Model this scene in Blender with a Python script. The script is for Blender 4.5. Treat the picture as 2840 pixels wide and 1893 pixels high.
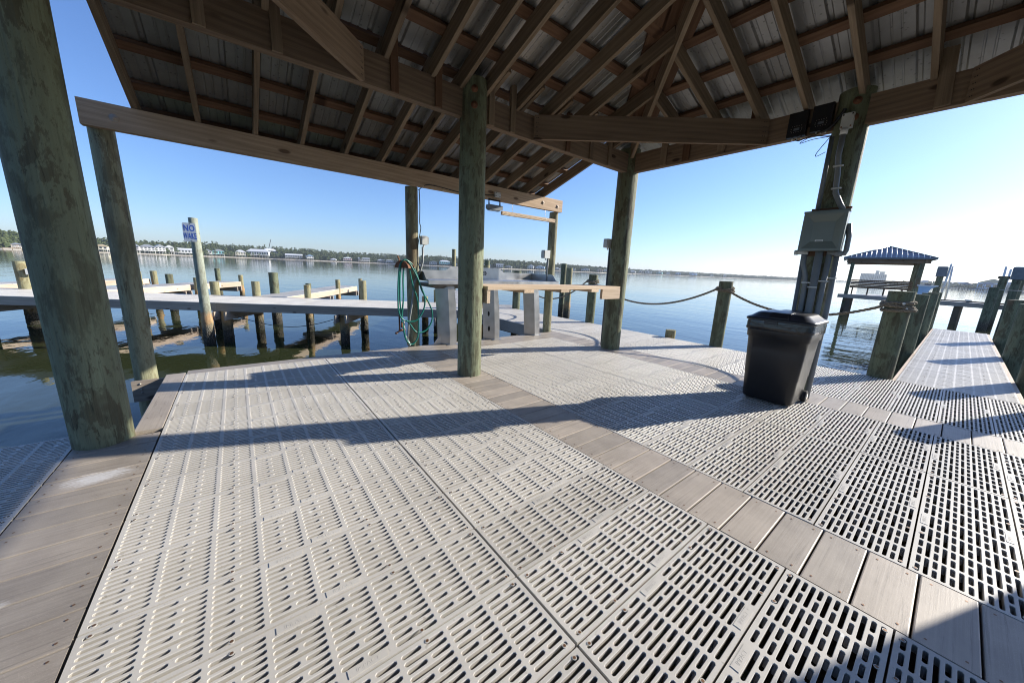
import bpy, math, random
from mathutils import Vector, Matrix, noise
random.seed(7)
scene = bpy.context.scene
for o in list(bpy.data.objects): bpy.data.objects.remove(o)
R_ = math.radians
COL = scene.collection

# ------------------------------------------------------------------ camera
cam_d = bpy.data.cameras.new('camera'); cam = bpy.data.objects.new('camera', cam_d); COL.objects.link(cam)
scene.camera = cam
YAW, PITCH, ROLL = 0.6687, 0.2088, 0.0429
CAM = Vector((-0.7361, -0.5352, 1.1509))
fw = Vector((math.sin(YAW)*math.cos(PITCH), math.cos(YAW)*math.cos(PITCH), -math.sin(PITCH)))
rt = Vector((math.cos(YAW), -math.sin(YAW), 0)); up = rt.cross(fw)
r2 = rt*math.cos(ROLL) + up*math.sin(ROLL); u2 = -rt*math.sin(ROLL) + up*math.cos(ROLL)
cam.matrix_world = Matrix(((r2.x, u2.x, -fw.x, CAM.x), (r2.y, u2.y, -fw.y, CAM.y), (r2.z, u2.z, -fw.z, CAM.z), (0, 0, 0, 1)))
cam_d.sensor_width = 36; cam_d.lens = 963.25/2840*36
cam_d.clip_start = 0.05; cam_d.clip_end = 60000

# ------------------------------------------------------------------ light
SUN_AZ, SUN_EL = R_(111.5), R_(23.5)
world = bpy.data.worlds.new('World'); scene.world = world; world.use_nodes = True
sky = world.node_tree.nodes.new('ShaderNodeTexSky'); sky.sky_type = 'NISHITA'; sky.sun_disc = False
sky.sun_elevation = SUN_EL; sky.sun_rotation = SUN_AZ
sky.air_density = 1.0; sky.dust_density = 0.45; sky.ozone_density = 5.0; sky.altitude = 0
bgn = world.node_tree.nodes['Background']
tint = world.node_tree.nodes.new('ShaderNodeMix'); tint.data_type = 'RGBA'; tint.blend_type = 'MULTIPLY'; tint.inputs[0].default_value = 1.0
tint.inputs[7].default_value = (1.15, 1.20, 1.42, 1)      # clear, blue winter air
world.node_tree.links.new(sky.outputs[0], tint.inputs[6]); world.node_tree.links.new(tint.outputs[2], bgn.inputs[0])
bgn.inputs[1].default_value = 0.080
sun_d = bpy.data.lights.new('sun', 'SUN'); sun = bpy.data.objects.new('sun', sun_d); COL.objects.link(sun)
sun_d.energy = 5.0; sun_d.angle = R_(0.53); sun_d.color = (1.0, 0.94, 0.83)
sdir = Vector((math.sin(SUN_AZ)*math.cos(SUN_EL), math.cos(SUN_AZ)*math.cos(SUN_EL), math.sin(SUN_EL)))
sun.rotation_euler = sdir.to_track_quat('Z', 'Y').to_euler()
scene.view_settings.view_transform = 'Standard'; scene.view_settings.look = 'None'
scene.view_settings.exposure = 0.84; scene.view_settings.gamma = 1.0
scene.cycles.max_bounces = 8; scene.cycles.diffuse_bounces = 4; scene.cycles.glossy_bounces = 3
scene.cycles.sample_clamp_indirect = 6.0; scene.cycles.filter_width = 1.05
WATER = -1.02

# ------------------------------------------------------------------ materials
class NT:
    def __init__(s, name):
        s.m = bpy.data.materials.new(name); s.m.use_nodes = True
        s.t = s.m.node_tree; s.n = s.t.nodes; s.b = s.n['Principled BSDF']
    def a(s, ty, ins=None, **kw):
        x = s.n.new('ShaderNode'+ty)
        for k, v in kw.items(): setattr(x, k, v)
        for k, v in (ins or {}).items(): s.set(x.inputs[k], v)
        return x
    def set(s, sock, v):
        if isinstance(v, bpy.types.NodeSocket): s.t.links.new(v, sock)
        elif isinstance(v, (tuple, list)) and len(v) == 3 and sock.type == 'RGBA': sock.default_value = (*v, 1)
        else: sock.default_value = v
    def P(s, **kw):
        for k, v in kw.items(): s.set(s.b.inputs[k.replace('_', ' ')], v)
    def coord(s, scale=(1, 1, 1), which='Object', rnd=True):
        c = s.a('TexCoord').outputs[which]
        if rnd:
            oi = s.a('ObjectInfo').outputs['Random']
            v = s.a('VectorMath', {0: c, 1: s.a('VectorMath', {0: (37.1, 11.3, 23.7), 'Scale': oi}, operation='SCALE').outputs[0]}).outputs[0]
        else: v = c
        return s.a('Mapping', {0: v, 3: scale}).outputs[0]
    def noise(s, vec, scale=5, detail=4, rough=0.55, dist=0.0):
        return s.a('TexNoise', {'Vector': vec, 'Scale': scale, 'Detail': detail, 'Roughness': rough, 'Distortion': dist}).outputs[0]
    def ramp(s, fac, stops):
        r = s.a('ValToRGB', {0: fac}); e = r.color_ramp.elements
        while len(e) < len(stops): e.new(0.5)
        for el, (p, c) in zip(e, stops): el.position = p; el.color = (*c, 1) if len(c) == 3 else c
        return r.outputs[0]
    def mix(s, f, a, b, bt='MIX'):
        x = s.a('Mix', None, data_type='RGBA', blend_type=bt)
        s.set(x.inputs[0], f); s.set(x.inputs[6], a); s.set(x.inputs[7], b); return x.outputs[2]
    def math(s, op, a, b=0.0, c=None):
        x = s.a('Math', {0: a, 1: b}, operation=op)
        if c is not None: s.set(x.inputs[2], c)
        return x.outputs[0]
    def bump(s, h, strength=0.3, dist=0.01):
        s.P(Normal=s.a('Bump', {'Height': h, 'Strength': strength, 'Distance': dist}).outputs[0])

def plain(name, col, rough=0.5, metal=0.0, var=0.12, scale=6.0, bump=0.0, spec=0.5, bscale=40.0):
    t = NT(name); v = t.coord()
    n = t.noise(v, scale, 5, 0.6)
    lo = tuple(c*(1-var) for c in col); hi = tuple(min(1, c*(1+var)) for c in col)
    t.P(Base_Color=t.ramp(n, [(0.3, lo), (0.7, hi)]), Roughness=rough, Metallic=metal)
    t.b.inputs['Specular IOR Level'].default_value = spec
    if bump: t.bump(t.noise(v, bscale, 3), bump, 0.004)
    return t.m

def wood(name, dark, mid, light, ax=0, world=False, knots=True, rough=0.75, spec=0.25, sc=1.0):
    """grain runs along local axis ax"""
    t = NT(name)
    def s3(a, b): v = [b, b, b]; v[ax] = a; return tuple(v)
    v = t.coord(s3(0.35*sc, 7.0*sc), rnd=not world)
    g = t.noise(v, 5.0, 6, 0.62, 0.8)
    v2 = t.coord(s3(1.2*sc, 60*sc), rnd=not world); f = t.noise(v2, 3.0, 4, 0.6)
    v3 = t.coord(s3(0.5*sc, 1.6*sc), rnd=not world); big = t.noise(v3, 1.6, 3, 0.5)
    rings = t.a('TexWave', {'Vector': t.coord(s3(0.25*sc, 5.5*sc), rnd=not world), 'Scale': 3.0, 'Distortion': 6.5, 'Detail': 3.0, 'Detail Scale': 0.9}, wave_type='BANDS', bands_direction='YZX'[ax]).outputs[0] if False else t.a('TexWave', {'Vector': t.coord(s3(0.3*sc, 6*sc), rnd=not world), 'Scale': 2.2, 'Distortion': 7.0, 'Detail': 3.0, 'Detail Scale': 0.8}, wave_type='BANDS', bands_direction='DIAGONAL').outputs[0]
    c = t.ramp(g, [(0.25, dark), (0.5, mid), (0.78, light)])
    c = t.mix(0.35, c, t.ramp(rings, [(0.1, dark), (0.55, mid), (0.95, light)]))
    c = t.mix(t.math('MULTIPLY', t.ramp(f, [(0.35, (1, 1, 1)), (0.6, (0, 0, 0))]), 0.35), c, tuple(x*0.55 for x in dark))
    c = t.mix(0.4, c, t.ramp(big, [(0.3, tuple(x*0.8 for x in mid)), (0.7, tuple(min(1, x*1.15) for x in light))]))
    if knots:
        kv = (2.3, 0.25, 6.0) if (ax == 0 and not world) else s3(2.1, 5.2)
        vo = t.a('TexVoronoi', {'Vector': t.coord(kv, rnd=not world), 'Scale': 1.0, 'Randomness': 1.0})
        k = t.ramp(vo.outputs['Distance'], [(0.09, (1, 1, 1)), (0.15, (0, 0, 0))])
        c = t.mix(t.math('MULTIPLY', k, 0.85), c, (dark[0]*0.4, dark[1]*0.32, dark[2]*0.3))
    ob = t.a('ObjectInfo').outputs['Random']
    c = t.mix(1.0, c, t.ramp(ob, [(0.0, (0.82, 0.8, 0.78)), (1.0, (1.12, 1.08, 1.04))]) if not world else (1, 1, 1), 'MULTIPLY')
    t.P(Base_Color=c, Roughness=rough); t.b.inputs['Specular IOR Level'].default_value = spec
    t.bump(t.mix(0.5, g, f), 0.35, 0.006)
    return t.m

def pile_mat(name, tones, tide=False, rust=False, sc=1.0):
    t = NT(name); v = t.coord((1, 1, 0.36))
    p = t.noise(v, 6.0*sc, 8, 0.72, 0.25); q = t.noise(t.coord((1, 1, 0.075)), 15*sc, 6, 0.7, 0.3)
    c = t.ramp(p, [(0.30, tones[0]), (0.43, tones[1]), (0.47, tones[2]), (0.535, tones[2]), (0.56, tones[3]), (0.66, tones[0])])
    c = t.mix(0.55, c, t.ramp(q, [(0.3, tones[0]), (0.5, tones[1]), (0.72, tones[2])]))
    fine = t.noise(t.coord((1, 1, 0.05)), 70, 4, 0.6)
    ck = t.noise(t.coord((1, 1, 0.035)), 17, 3, 0.55, 0.2)
    c = t.mix(t.math('MULTIPLY', t.ramp(ck, [(0.495, (0, 0, 0)), (0.502, (1, 1, 1)), (0.508, (0, 0, 0))]), t.ramp(p, [(0.45, (0, 0, 0)), (0.55, (0.8, 0.8, 0.8))])), c, tuple(x*0.25 for x in tones[0]))
    kn = t.a('TexVoronoi', {'Vector': t.coord((1, 1, 0.62)), 'Scale': 2.6, 'Randomness': 1.0}).outputs['Distance']
    c = t.mix(t.math('MULTIPLY', t.ramp(kn, [(0.05, (1, 1, 1)), (0.085, (0, 0, 0))]), 0.7), c, (0.05, 0.032, 0.018))
    c = t.mix(t.math('MULTIPLY', t.ramp(kn, [(0.09, (0, 0, 0)), (0.12, (1, 1, 1)), (0.16, (0, 0, 0))]), 0.3), c, tones[0])
    c = t.mix(t.ramp(fine, [(0.33, (0.30, 0.30, 0.30)), (0.42, (0, 0, 0))]), c, tuple(x*0.35 for x in tones[0]))
    sp = t.noise(t.coord((1, 1, 0.5)), 2.1, 2, 0.5)
    c = t.mix(t.math('MULTIPLY', t.ramp(sp, [(0.62, (0, 0, 0)), (0.70, (1, 1, 1))]), 0.5), c, (0.13, 0.06, 0.03))
    g = t.a('NewGeometry').outputs['Position']; z = t.a('SeparateXYZ', {0: g}).outputs[2]
    zz = t.math('ADD', z, t.math('MULTIPLY', t.noise(t.coord(), 9, 3), 0.35))
    if rust:
        m = t.ramp(t.a('MapRange', {0: zz, 1: 0.45, 2: -0.75}).outputs[0], [(0.38, (0, 0, 0)), (0.46, (1, 1, 1)), (0.6, (1, 1, 1)), (0.8, (0, 0, 0))])
        c = t.mix(t.math('MULTIPLY', m, 0.75), c, t.ramp(q, [(0.3, (0.28, 0.12, 0.04)), (0.7, (0.5, 0.33, 0.15))]))
    # oysters and wet algae near the water line
    tz = t.a('MapRange', {0: zz, 1: -0.25, 2: -0.55}).outputs[0]
    oy = t.a('TexVoronoi', {'Vector': t.coord((1, 1, 1)), 'Scale': 42.0}).outputs['Distance']
    oc = t.ramp(oy, [(0.08, (0.34, 0.30, 0.25)), (0.3, (0.09, 0.078, 0.06)), (0.7, (0.03, 0.028, 0.022))])
    wet = t.a('MapRange', {0: zz, 1: -0.62, 2: -0.80}).outputs[0]
    oc = t.mix(t.math('MULTIPLY', wet, 0.8), oc, (0.012, 0.013, 0.009))
    c = t.mix(tz, c, oc)
    t.P(Base_Color=c, Roughness=0.7); t.b.inputs['Specular IOR Level'].default_value = 0.3
    h = t.mix(tz, t.mix(0.5, fine, q), t.a('Math', {0: oy, 1: -2.5}, operation='MULTIPLY').outputs[0])
    t.bump(h, 0.7, 0.016)
    return t.m

M = {}
GREEN = ((0.055, 0.065, 0.035), (0.125, 0.155, 0.085), (0.20, 0.265, 0.165), (0.095, 0.085, 0.045))
M['post'] = pile_mat('green treated pine pole', ((0.062, 0.056, 0.034), (0.115, 0.118, 0.070), (0.215, 0.245, 0.155), (0.088, 0.076, 0.044)))
M['post2'] = pile_mat('grey green treated pole', ((0.085, 0.075, 0.045), (0.20, 0.19, 0.115), (0.31, 0.31, 0.20), (0.16, 0.125, 0.07)))
M['pile'] = pile_mat('weathered marine pile', ((0.10, 0.085, 0.04), (0.22, 0.20, 0.11), (0.31, 0.30, 0.18), (0.20, 0.13, 0.05)), rust=True)
M['sign_post'] = pile_mat('grey green sign pole', ((0.13, 0.13, 0.10), (0.23, 0.245, 0.19), (0.33, 0.36, 0.29), (0.20, 0.19, 0.13)), rust=True)
M['pile_green'] = pile_mat('green marine pile', ((0.045, 0.040, 0.024), (0.10, 0.112, 0.065), (0.18, 0.205, 0.13), (0.085, 0.060, 0.032)))
M['beam'] = wood('treated framing lumber', (0.10, 0.066, 0.043), (0.24, 0.17, 0.117), (0.35, 0.265, 0.19))
M['beam_light'] = wood('sunlit beam lumber', (0.22, 0.155, 0.10), (0.40, 0.295, 0.20), (0.56, 0.43, 0.31))  # paler than the other beams: sunlight on the front beam put into its colour
M['rafter'] = wood('rafter lumber', (0.10, 0.07, 0.045), (0.24, 0.18, 0.125), (0.36, 0.28, 0.20))
M['purlin'] = wood('purlin lumber', (0.07, 0.036, 0.02), (0.145, 0.08, 0.048), (0.20, 0.12, 0.075))
M['counter'] = wood('new pine', (0.42, 0.30, 0.19), (0.62, 0.48, 0.34), (0.74, 0.61, 0.47), knots=False)
M['fascia'] = wood('grey weathered joist', (0.20, 0.165, 0.135), (0.35, 0.30, 0.255), (0.48, 0.43, 0.37))
M['fascia_new'] = wood('pale pier joist', (0.36, 0.27, 0.20), (0.50, 0.40, 0.31), (0.62, 0.52, 0.42))
M['dark_wood'] = wood('dark joist', (0.05, 0.038, 0.026), (0.09, 0.068, 0.048), (0.13, 0.10, 0.07))

def composite(name, ax, c0, c1):
    t = NT(name)
    def s3(a, b): v = [b, b, b]; v[ax] = a; return tuple(v)
    f = t.noise(t.coord(s3(2, 120), rnd=False), 1.0, 4, 0.65); big = t.noise(t.coord(rnd=False), 5, 4, 0.6)
    spk = t.noise(t.coord(rnd=False), 420, 2, 0.5)
    c = t.ramp(f, [(0.3, c0), (0.7, c1)]); c = t.mix(0.35, c, t.ramp(big, [(0.35, tuple(x*0.8 for x in c0)), (0.65, tuple(x*1.12 for x in c1))]))
    tone = t.a('Attribute', attribute_name='tone').outputs['Fac']
    c = t.mix(1.0, c, t.ramp(tone, [(0, (0.82, 0.82, 0.82)), (1, (1.1, 1.08, 1.06))]), 'MULTIPLY')
    gr = t.ramp(t.noise(t.coord(s3(0.7, 26), rnd=False), 2.2, 5, 0.7, 0.6), [(0.38, (1, 1, 1)), (0.43, (0, 0, 0))])
    c = t.mix(t.math('MULTIPLY', gr, 0.42), c, tuple(x*0.55 for x in c0))
    c = t.mix(t.math('MULTIPLY', t.ramp(spk, [(0.62, (0, 0, 0)), (0.7, (1, 1, 1))]), 0.35), c, tuple(min(1, x*1.6) for x in c1))
    t.P(Base_Color=c, Roughness=0.5); t.b.inputs['Specular IOR Level'].default_value = 0.45
    t.bump(t.mix(0.5, f, spk), 0.3, 0.002)
    return t
PLK = ((0.295, 0.255, 0.213), (0.405, 0.355, 0.30))
M['plank_x'] = composite('composite decking along x', 0, *PLK).m
M['plank_y'] = composite('composite decking along y', 1, *PLK).m
tt = composite('composite decking with bleached scuffs', 0, (0.25, 0.215, 0.18), (0.34, 0.30, 0.255))
# two white scuffs on the side planks
cc = tt.a('SeparateXYZ', {0: tt.a('NewGeometry').outputs['Position']})
def blob(cx, cy, rx, ry):
    dx = tt.math('DIVIDE', tt.math('SUBTRACT', cc.outputs[0], cx), rx); dy = tt.math('DIVIDE', tt.math('SUBTRACT', cc.outputs[1], cy), ry)
    d = tt.math('ADD', tt.math('MULTIPLY', dx, dx), tt.math('MULTIPLY', dy, dy))
    pos = tt.a('NewGeometry').outputs['Position']
    st = tt.noise(tt.a('Mapping', {0: pos, 3: (14, 130, 1)}).outputs[0], 1.0, 6, 0.75); pt = tt.noise(pos, 22, 4, 0.65)
    v = tt.math('SUBTRACT', tt.math('ADD', tt.math('MULTIPLY', st, 2.6), tt.math('MULTIPLY', pt, 0.9)), d)
    return tt.a('MapRange', {0: v, 1: 1.12, 2: 1.75}).outputs[0]
old = tt.b.inputs['Base Color'].links[0].from_socket
mk = tt.math('MAXIMUM', blob(-1.405, 2.03, 0.17, 0.09), tt.math('MULTIPLY', blob(-1.52, 1.20, 0.12, 0.04), 0.7))
tt.P(Base_Color=tt.mix(tt.math('MULTIPLY', mk, 0.6), old, (0.72, 0.72, 0.73)))
M['plank_scuffed'] = tt.m

def plastic(name, c):
    t = NT(name); v = t.coord((1, 1, 1), rnd=True); v0 = t.coord(rnd=False)
    n = t.noise(v, 3.0, 5, 0.6); s = t.noise(v, 26, 4, 0.7)
    col = t.ramp(n, [(0.3, tuple(x*0.93 for x in c)), (0.7, tuple(x*1.05 for x in c))])
    col = t.mix(t.math('MULTIPLY', t.ramp(s, [(0.55, (0, 0, 0)), (0.75, (1, 1, 1))]), 0.3), col, tuple(x*0.72 for x in c))
    w = t.noise(t.a('Mapping', {0: t.a('NewGeometry').outputs['Position'], 3: (1, 1, 1)}).outputs[0], 1.7, 6, 0.68, 0.4)
    col = t.mix(t.math('MULTIPLY', t.ramp(w, [(0.46, (0, 0, 0)), (0.68, (1, 1, 1))]), 0.30), col, (c[0]*0.62, c[1]*0.60, c[2]*0.56))
    sp = t.noise(t.a('NewGeometry').outputs['Position'], 38, 3, 0.6)
    col = t.mix(t.math('MULTIPLY', t.ramp(sp, [(0.66, (0, 0, 0)), (0.70, (1, 1, 1))]), 0.45), col, (c[0]*0.45, c[1]*0.42, c[2]*0.38))
    bd = t.noise(t.a('NewGeometry').outputs['Position'], 7.5, 2, 0.5)
    col = t.mix(t.math('MULTIPLY', t.ramp(bd, [(0.735, (0, 0, 0)), (0.75, (1, 1, 1))]), 0.7), col, (0.72, 0.72, 0.70))
    col = t.mix(1.0, col, t.ramp(t.a('ObjectInfo').outputs['Random'], [(0.0, (0.91, 0.905, 0.90)), (1.0, (1.06, 1.06, 1.06))]), 'MULTIPLY')
    t.P(Base_Color=col, Roughness=0.48); t.b.inputs['Specular IOR Level'].default_value = 0.4
    t.bump(t.noise(v, 300, 2), 0.12, 0.001)
    return t.m
M['grate'] = plastic('beige moulded deck grating', (0.51, 0.484, 0.442))
M['grate_far'] = plastic('pale moulded deck grating', (0.52, 0.495, 0.45))
M['grate_brown'] = plastic('brown grey moulded grating', (0.36, 0.325, 0.30))
M['screw'] = plain('rusty screw', (0.20, 0.11, 0.06), 0.5, 0.6)
M['hole'] = plain('dark recess', (0.015, 0.013, 0.012), 0.9)

def water_mat():
    t = NT('bay water'); pos = t.a('NewGeometry').outputs['Position']
    def n(sx, sy, sc, det, rough=0.5, rot=0.35, dist=0.0):
        m = t.a('Mapping', {0: pos, 2: (0, 0, rot), 3: (sx, sy, 1)}).outputs[0]
        return t.noise(m, sc, det, rough, dist)
    a = n(1, 0.45, 0.9, 3, 0.5, 0.5, 0.6); b = n(1, 0.5, 3.2, 3, 0.5, -0.3, 0.3); c = n(0.6, 0.2, 0.11, 2, 0.5, 0.9); d = n(1, 0.6, 11, 2, 0.5, 0.2)
    h = t.math('ADD', t.math('MULTIPLY', a, 0.085), t.math('ADD', t.math('MULTIPLY', b, 0.022), t.math('ADD', t.math('MULTIPLY', c, 0.35), t.math('MULTIPLY', d, 0.0035))))
    t.P(Base_Color=t.ramp(n(1, 1, 0.05, 3), [(0.3, (0.026, 0.033, 0.014)), (0.7, (0.040, 0.046, 0.020))]), Roughness=0.04, IOR=1.333)
    t.b.inputs['Specular IOR Level'].default_value = 0.5
    t.P(Normal=t.a('Bump', {'Height': h, 'Strength': 0.22, 'Distance': 1.0}).outputs[0])
    return t.m
M['water'] = water_mat()

def alu():
    t = NT('brushed aluminium'); v = t.coord((1, 1, 1))
    vo = t.a('TexVoronoi', {'Vector': t.coord((1, 1, 1)), 'Scale': 9.0}, feature='SMOOTH_F1').outputs['Distance']
    n = t.noise(t.coord((1, 20, 20)), 12, 3)
    t.P(Base_Color=t.ramp(vo, [(0.1, (0.38, 0.375, 0.365)), (0.7, (0.46, 0.455, 0.445))]), Metallic=0.95, Roughness=t.math('ADD', 0.30, t.math('MULTIPLY', vo, 0.14)))
    t.bump(n, 0.1, 0.001)
    return t.m
M['alu'] = alu()
def roofmetal():
    t = NT('galvalume sheet'); v = t.coord(rnd=False)
    n = t.noise(v, 2.5, 5, 0.65); dr = t.a('TexVoronoi', {'Vector': t.coord((1, 1, 1), rnd=False), 'Scale': 21.0}).outputs['Distance']
    c = t.ramp(n, [(0.3, (0.28, 0.275, 0.265)), (0.7, (0.40, 0.395, 0.385))])
    c = t.mix(t.math('MULTIPLY', t.ramp(dr, [(0.10, (1, 1, 1)), (0.2, (0, 0, 0))]), 0.5), c, (0.09, 0.085, 0.08))
    t.P(Base_Color=c, Metallic=0.7, Roughness=0.42)
    return t.m
M['roof'] = roofmetal()
M['steel'] = plain('zinc hardware', (0.45, 0.42, 0.38), 0.4, 0.8)
M['black_plastic'] = plain('black bin plastic', (0.013, 0.013, 0.015), 0.36, 0, 0.15, 5, 0.12, 0.5, 260)
M['bag'] = plain('black bin liner', (0.01, 0.01, 0.011), 0.16, 0, 0.1, 5, 0.9, 0.6, 26)
M['tyre'] = plain('black rubber', (0.02, 0.02, 0.02), 0.8)
M['hose'] = plain('green garden hose', (0.004, 0.135, 0.105), 0.35, 0, 0.08)
M['hose_pale'] = plain('white water hose', (0.55, 0.56, 0.55), 0.4)
M['rust'] = plain('rusty iron', (0.19, 0.085, 0.045), 0.8, 0.2, 0.45, 14)
M['grey_box'] = plain('grey enclosure', (0.17, 0.20, 0.18), 0.4, 0, 0.07, 3)
M['pvc'] = plain('grey conduit', (0.21, 0.225, 0.23), 0.45, 0, 0.1, 6)
M['white'] = plain('white paint', (0.75, 0.75, 0.73), 0.45, 0, 0.05)
M['white_pl'] = plain('white plastic box', (0.55, 0.56, 0.54), 0.4, 0, 0.08)
M['black'] = plain('black painted metal', (0.012, 0.012, 0.014), 0.45)
M['cable'] = plain('black cable', (0.012, 0.012, 0.013), 0.5)
M['lens'] = plain('lamp glass', (0.35, 0.37, 0.38), 0.12, 0, 0.1)
M['blue'] = plain('blue sign paint', (0.02, 0.07, 0.36), 0.5, 0, 0.2, 30)
M['sign'] = plain('white sign face', (0.34, 0.39, 0.46), 0.35, 0, 0.08)
def rope_mat():
    t = NT('weathered manila rope'); n = t.noise(t.coord((1, 1, 1)), 60, 4)
    t.P(Base_Color=t.ramp(n, [(0.3, (0.11, 0.085, 0.055)), (0.7, (0.30, 0.245, 0.17))]), Roughness=0.9); t.bump(n, 0.5, 0.003); return t.m
M['rope'] = rope_mat()
M['blue_roof'] = plain('blue grey metal roof', (0.13, 0.145, 0.17), 0.35, 0.5, 0.08)
M['sheet_grey'] = plain('grey lift motor cover', (0.14, 0.16, 0.18), 0.5, 0, 0.15)
M['teak'] = wood('brown bench slats', (0.06, 0.035, 0.02), (0.115, 0.068, 0.04), (0.16, 0.10, 0.062))
M['glass'] = plain('dark window glass', (0.03, 0.04, 0.05), 0.1)
M['shingle'] = plain('grey metal roofing', (0.30, 0.32, 0.34), 0.4, 0.2, 0.06)
M['shingle_white'] = plain('white metal roofing', (0.66, 0.67, 0.68), 0.4, 0.1, 0.04)
M['shingle_blue'] = plain('slate blue roofing', (0.20, 0.30, 0.42), 0.45, 0.1, 0.06)
M['shingle_tan'] = plain('tan shingles', (0.46, 0.37, 0.24), 0.7, 0, 0.1)
for k, c in dict(w_white=(0.60, 0.60, 0.58), w_cream=(0.66, 0.62, 0.48), w_aqua=(0.25, 0.62, 0.58), w_blue=(0.30, 0.48, 0.68), w_pink=(0.66, 0.42, 0.40), w_grey=(0.34, 0.34, 0.34), w_beige=(0.5, 0.44, 0.36), w_pale=(0.55, 0.52, 0.52), w_brown=(0.2, 0.15, 0.12), w_orange=(0.55, 0.32, 0.2)).items():
    M[k] = plain(k.replace('w_', 'house wall '), c, 0.7, 0, 0.05)

# ------------------------------------------------------------------ mesh helpers
WM = {}
def place(o, parent, mw):
    WM[o.name] = mw
    if parent is None: o.matrix_world = mw
    else:
        o.parent = parent; o.matrix_local = WM[parent.name].inverted() @ mw
def tag(o, label=None, cat=None, group=None, kind=None):
    if label: o['label'] = label
    if cat: o['category'] = cat
    if group: o['group'] = group
    if kind: o['kind'] = kind
    return o
def T(x, y, z): return Matrix.Translation((x, y, z))
def thing(name, loc, label, cat, group=None, rotz=0.0):
    o = bpy.data.objects.new(name, None); COL.objects.link(o); o.empty_display_size = 0.2
    place(o, None, T(*loc) @ Matrix.Rotation(rotz, 4, 'Z')); return tag(o, label, cat, group)
def structure(o): o['kind'] = 'structure'; return o

class MB:
    def __init__(s): s.v = []; s.f = []; s.mi = []; s.tone = []; s.sm = []; s.cur = 0; s.t = 0.5; s.smooth = False
    def add(s, vs, fs):
        b = len(s.v); s.v += [tuple(x) for x in vs]
        for f in fs: s.f.append([b+i for i in f]); s.mi.append(s.cur); s.tone.append(s.t); s.sm.append(s.smooth)
        return s
    def box(s, x0, x1, y0, y1, z0, z1, mat=None):
        vs = [(x, y, z) for z in (z0, z1) for x, y in ((x0, y0), (x1, y0), (x1, y1), (x0, y1))]
        if mat is not None: vs = [mat @ Vector(v) for v in vs]
        return s.add(vs, [(3, 2, 1, 0), (4, 5, 6, 7), (0, 1, 5, 4), (1, 2, 6, 5), (2, 3, 7, 6), (3, 0, 4, 7)])
    def prism(s, pts, z0, z1, mat=None, cap=True):
        n = len(pts); vs = [(x, y, z0) for x, y in pts] + [(x, y, z1) for x, y in pts]
        if mat is not None: vs = [mat @ Vector(v) for v in vs]
        fs = [(i, (i+1) % n, n+(i+1) % n, n+i) for i in range(n)]
        if cap: fs += [tuple(range(n-1, -1, -1)), tuple(range(n, 2*n))]
        return s.add(vs, fs)
    def rboard(s, L, w, h, c=0.004, mat=None, n=2):
        """board along +X from 0..L, centred in y, top at z=0, rounded long edges"""
        pr = [(-w/2, -h), (w/2, -h)]
        for i in range(n+1):
            a = i/n*math.pi/2; pr.append((w/2-c+c*math.cos(a), -c+c*math.sin(a)))
        for i in range(n+1):
            a = math.pi/2+i/n*math.pi/2; pr.append((-w/2+c+c*math.cos(a), -c+c*math.sin(a)))
        k = len(pr); vs = [(x, y, z) for x in (0, L) for y, z in pr]
        if mat is not None: vs = [mat @ Vector(v) for v in vs]
        return s.add(vs, [(i, (i+1) % k, k+(i+1) % k, k+i)[::-1] for i in range(k)] + [tuple(range(k)), tuple(range(2*k-1, k-1, -1))])
    def ring(s, rings, closed=True, caps=True):
        k = len(rings[0]); b = len(s.v); vs = [p for r in rings for p in r]; fs = []
        for i in range(len(rings)-1):
            for j in range(k if closed else k-1):
                fs.append((i*k+j, i*k+(j+1) % k, (i+1)*k+(j+1) % k, (i+1)*k+j))
        if caps: fs += [tuple(range(k-1, -1, -1)), tuple((len(rings)-1)*k+j for j in range(k))]
        return s.add(vs, fs)
    def tube(s, path, r, k=8, caps=True):
        P = [Vector(p) for p in path]; rr = r if isinstance(r, (list, tuple)) else [r]*len(P)
        rings = []; nrm = None
        for i, p in enumerate(P):
            d = (P[min(i+1, len(P)-1)]-P[max(i-1, 0)]).normalized()
            if nrm is None: nrm = d.orthogonal().normalized()
            nrm = (nrm - d*nrm.dot(d)).normalized(); b = d.cross(nrm)
            rings.append([p+(nrm*math.cos(a)+b*math.sin(a))*rr[i] for a in [2*math.pi*j/k for j in range(k)]])
        old = s.smooth; s.smooth = True; s.ring(rings, True, caps); s.smooth = old; return s
    def lathe(s, prof, k=24, mat=None, caps=True):
        rings = [[Vector((r*math.cos(2*math.pi*j/k), r*math.sin(2*math.pi*j/k), z)) for j in range(k)] for r, z in prof]
        if mat is not None: rings = [[mat @ p for p in r] for r in rings]
        return s.ring(rings, True, caps)
    def build(s, name, mats, parent=None, mw=None, local=False):
        """verts are world coords unless local=True; object placed at mw"""
        me = bpy.data.meshes.new(name)
        if mw is None: mw = WM[parent.name] if parent is not None else Matrix.Identity(4)
        vs = s.v
        if not local:
            inv = mw.inverted(); vs = [inv @ Vector(v) for v in vs]
        me.from_pydata(vs, [], s.f); 
        mats = mats if isinstance(mats, (list, tuple)) else [mats]
        for m in mats: me.materials.append(M[m] if isinstance(m, str) else m)
        me.polygons.foreach_set('material_index', s.mi); me.polygons.foreach_set('use_smooth', s.sm)
        a = me.attributes.new('tone', 'FLOAT', 'FACE'); a.data.foreach_set('value', s.tone)
        me.validate(); me.update()
        o = bpy.data.objects.new(name, me); COL.objects.link(o); place(o, parent, mw); return o
def clone(o, parent, mw):
    c = o.copy(); COL.objects.link(c); place(c, parent, mw); return c

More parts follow.
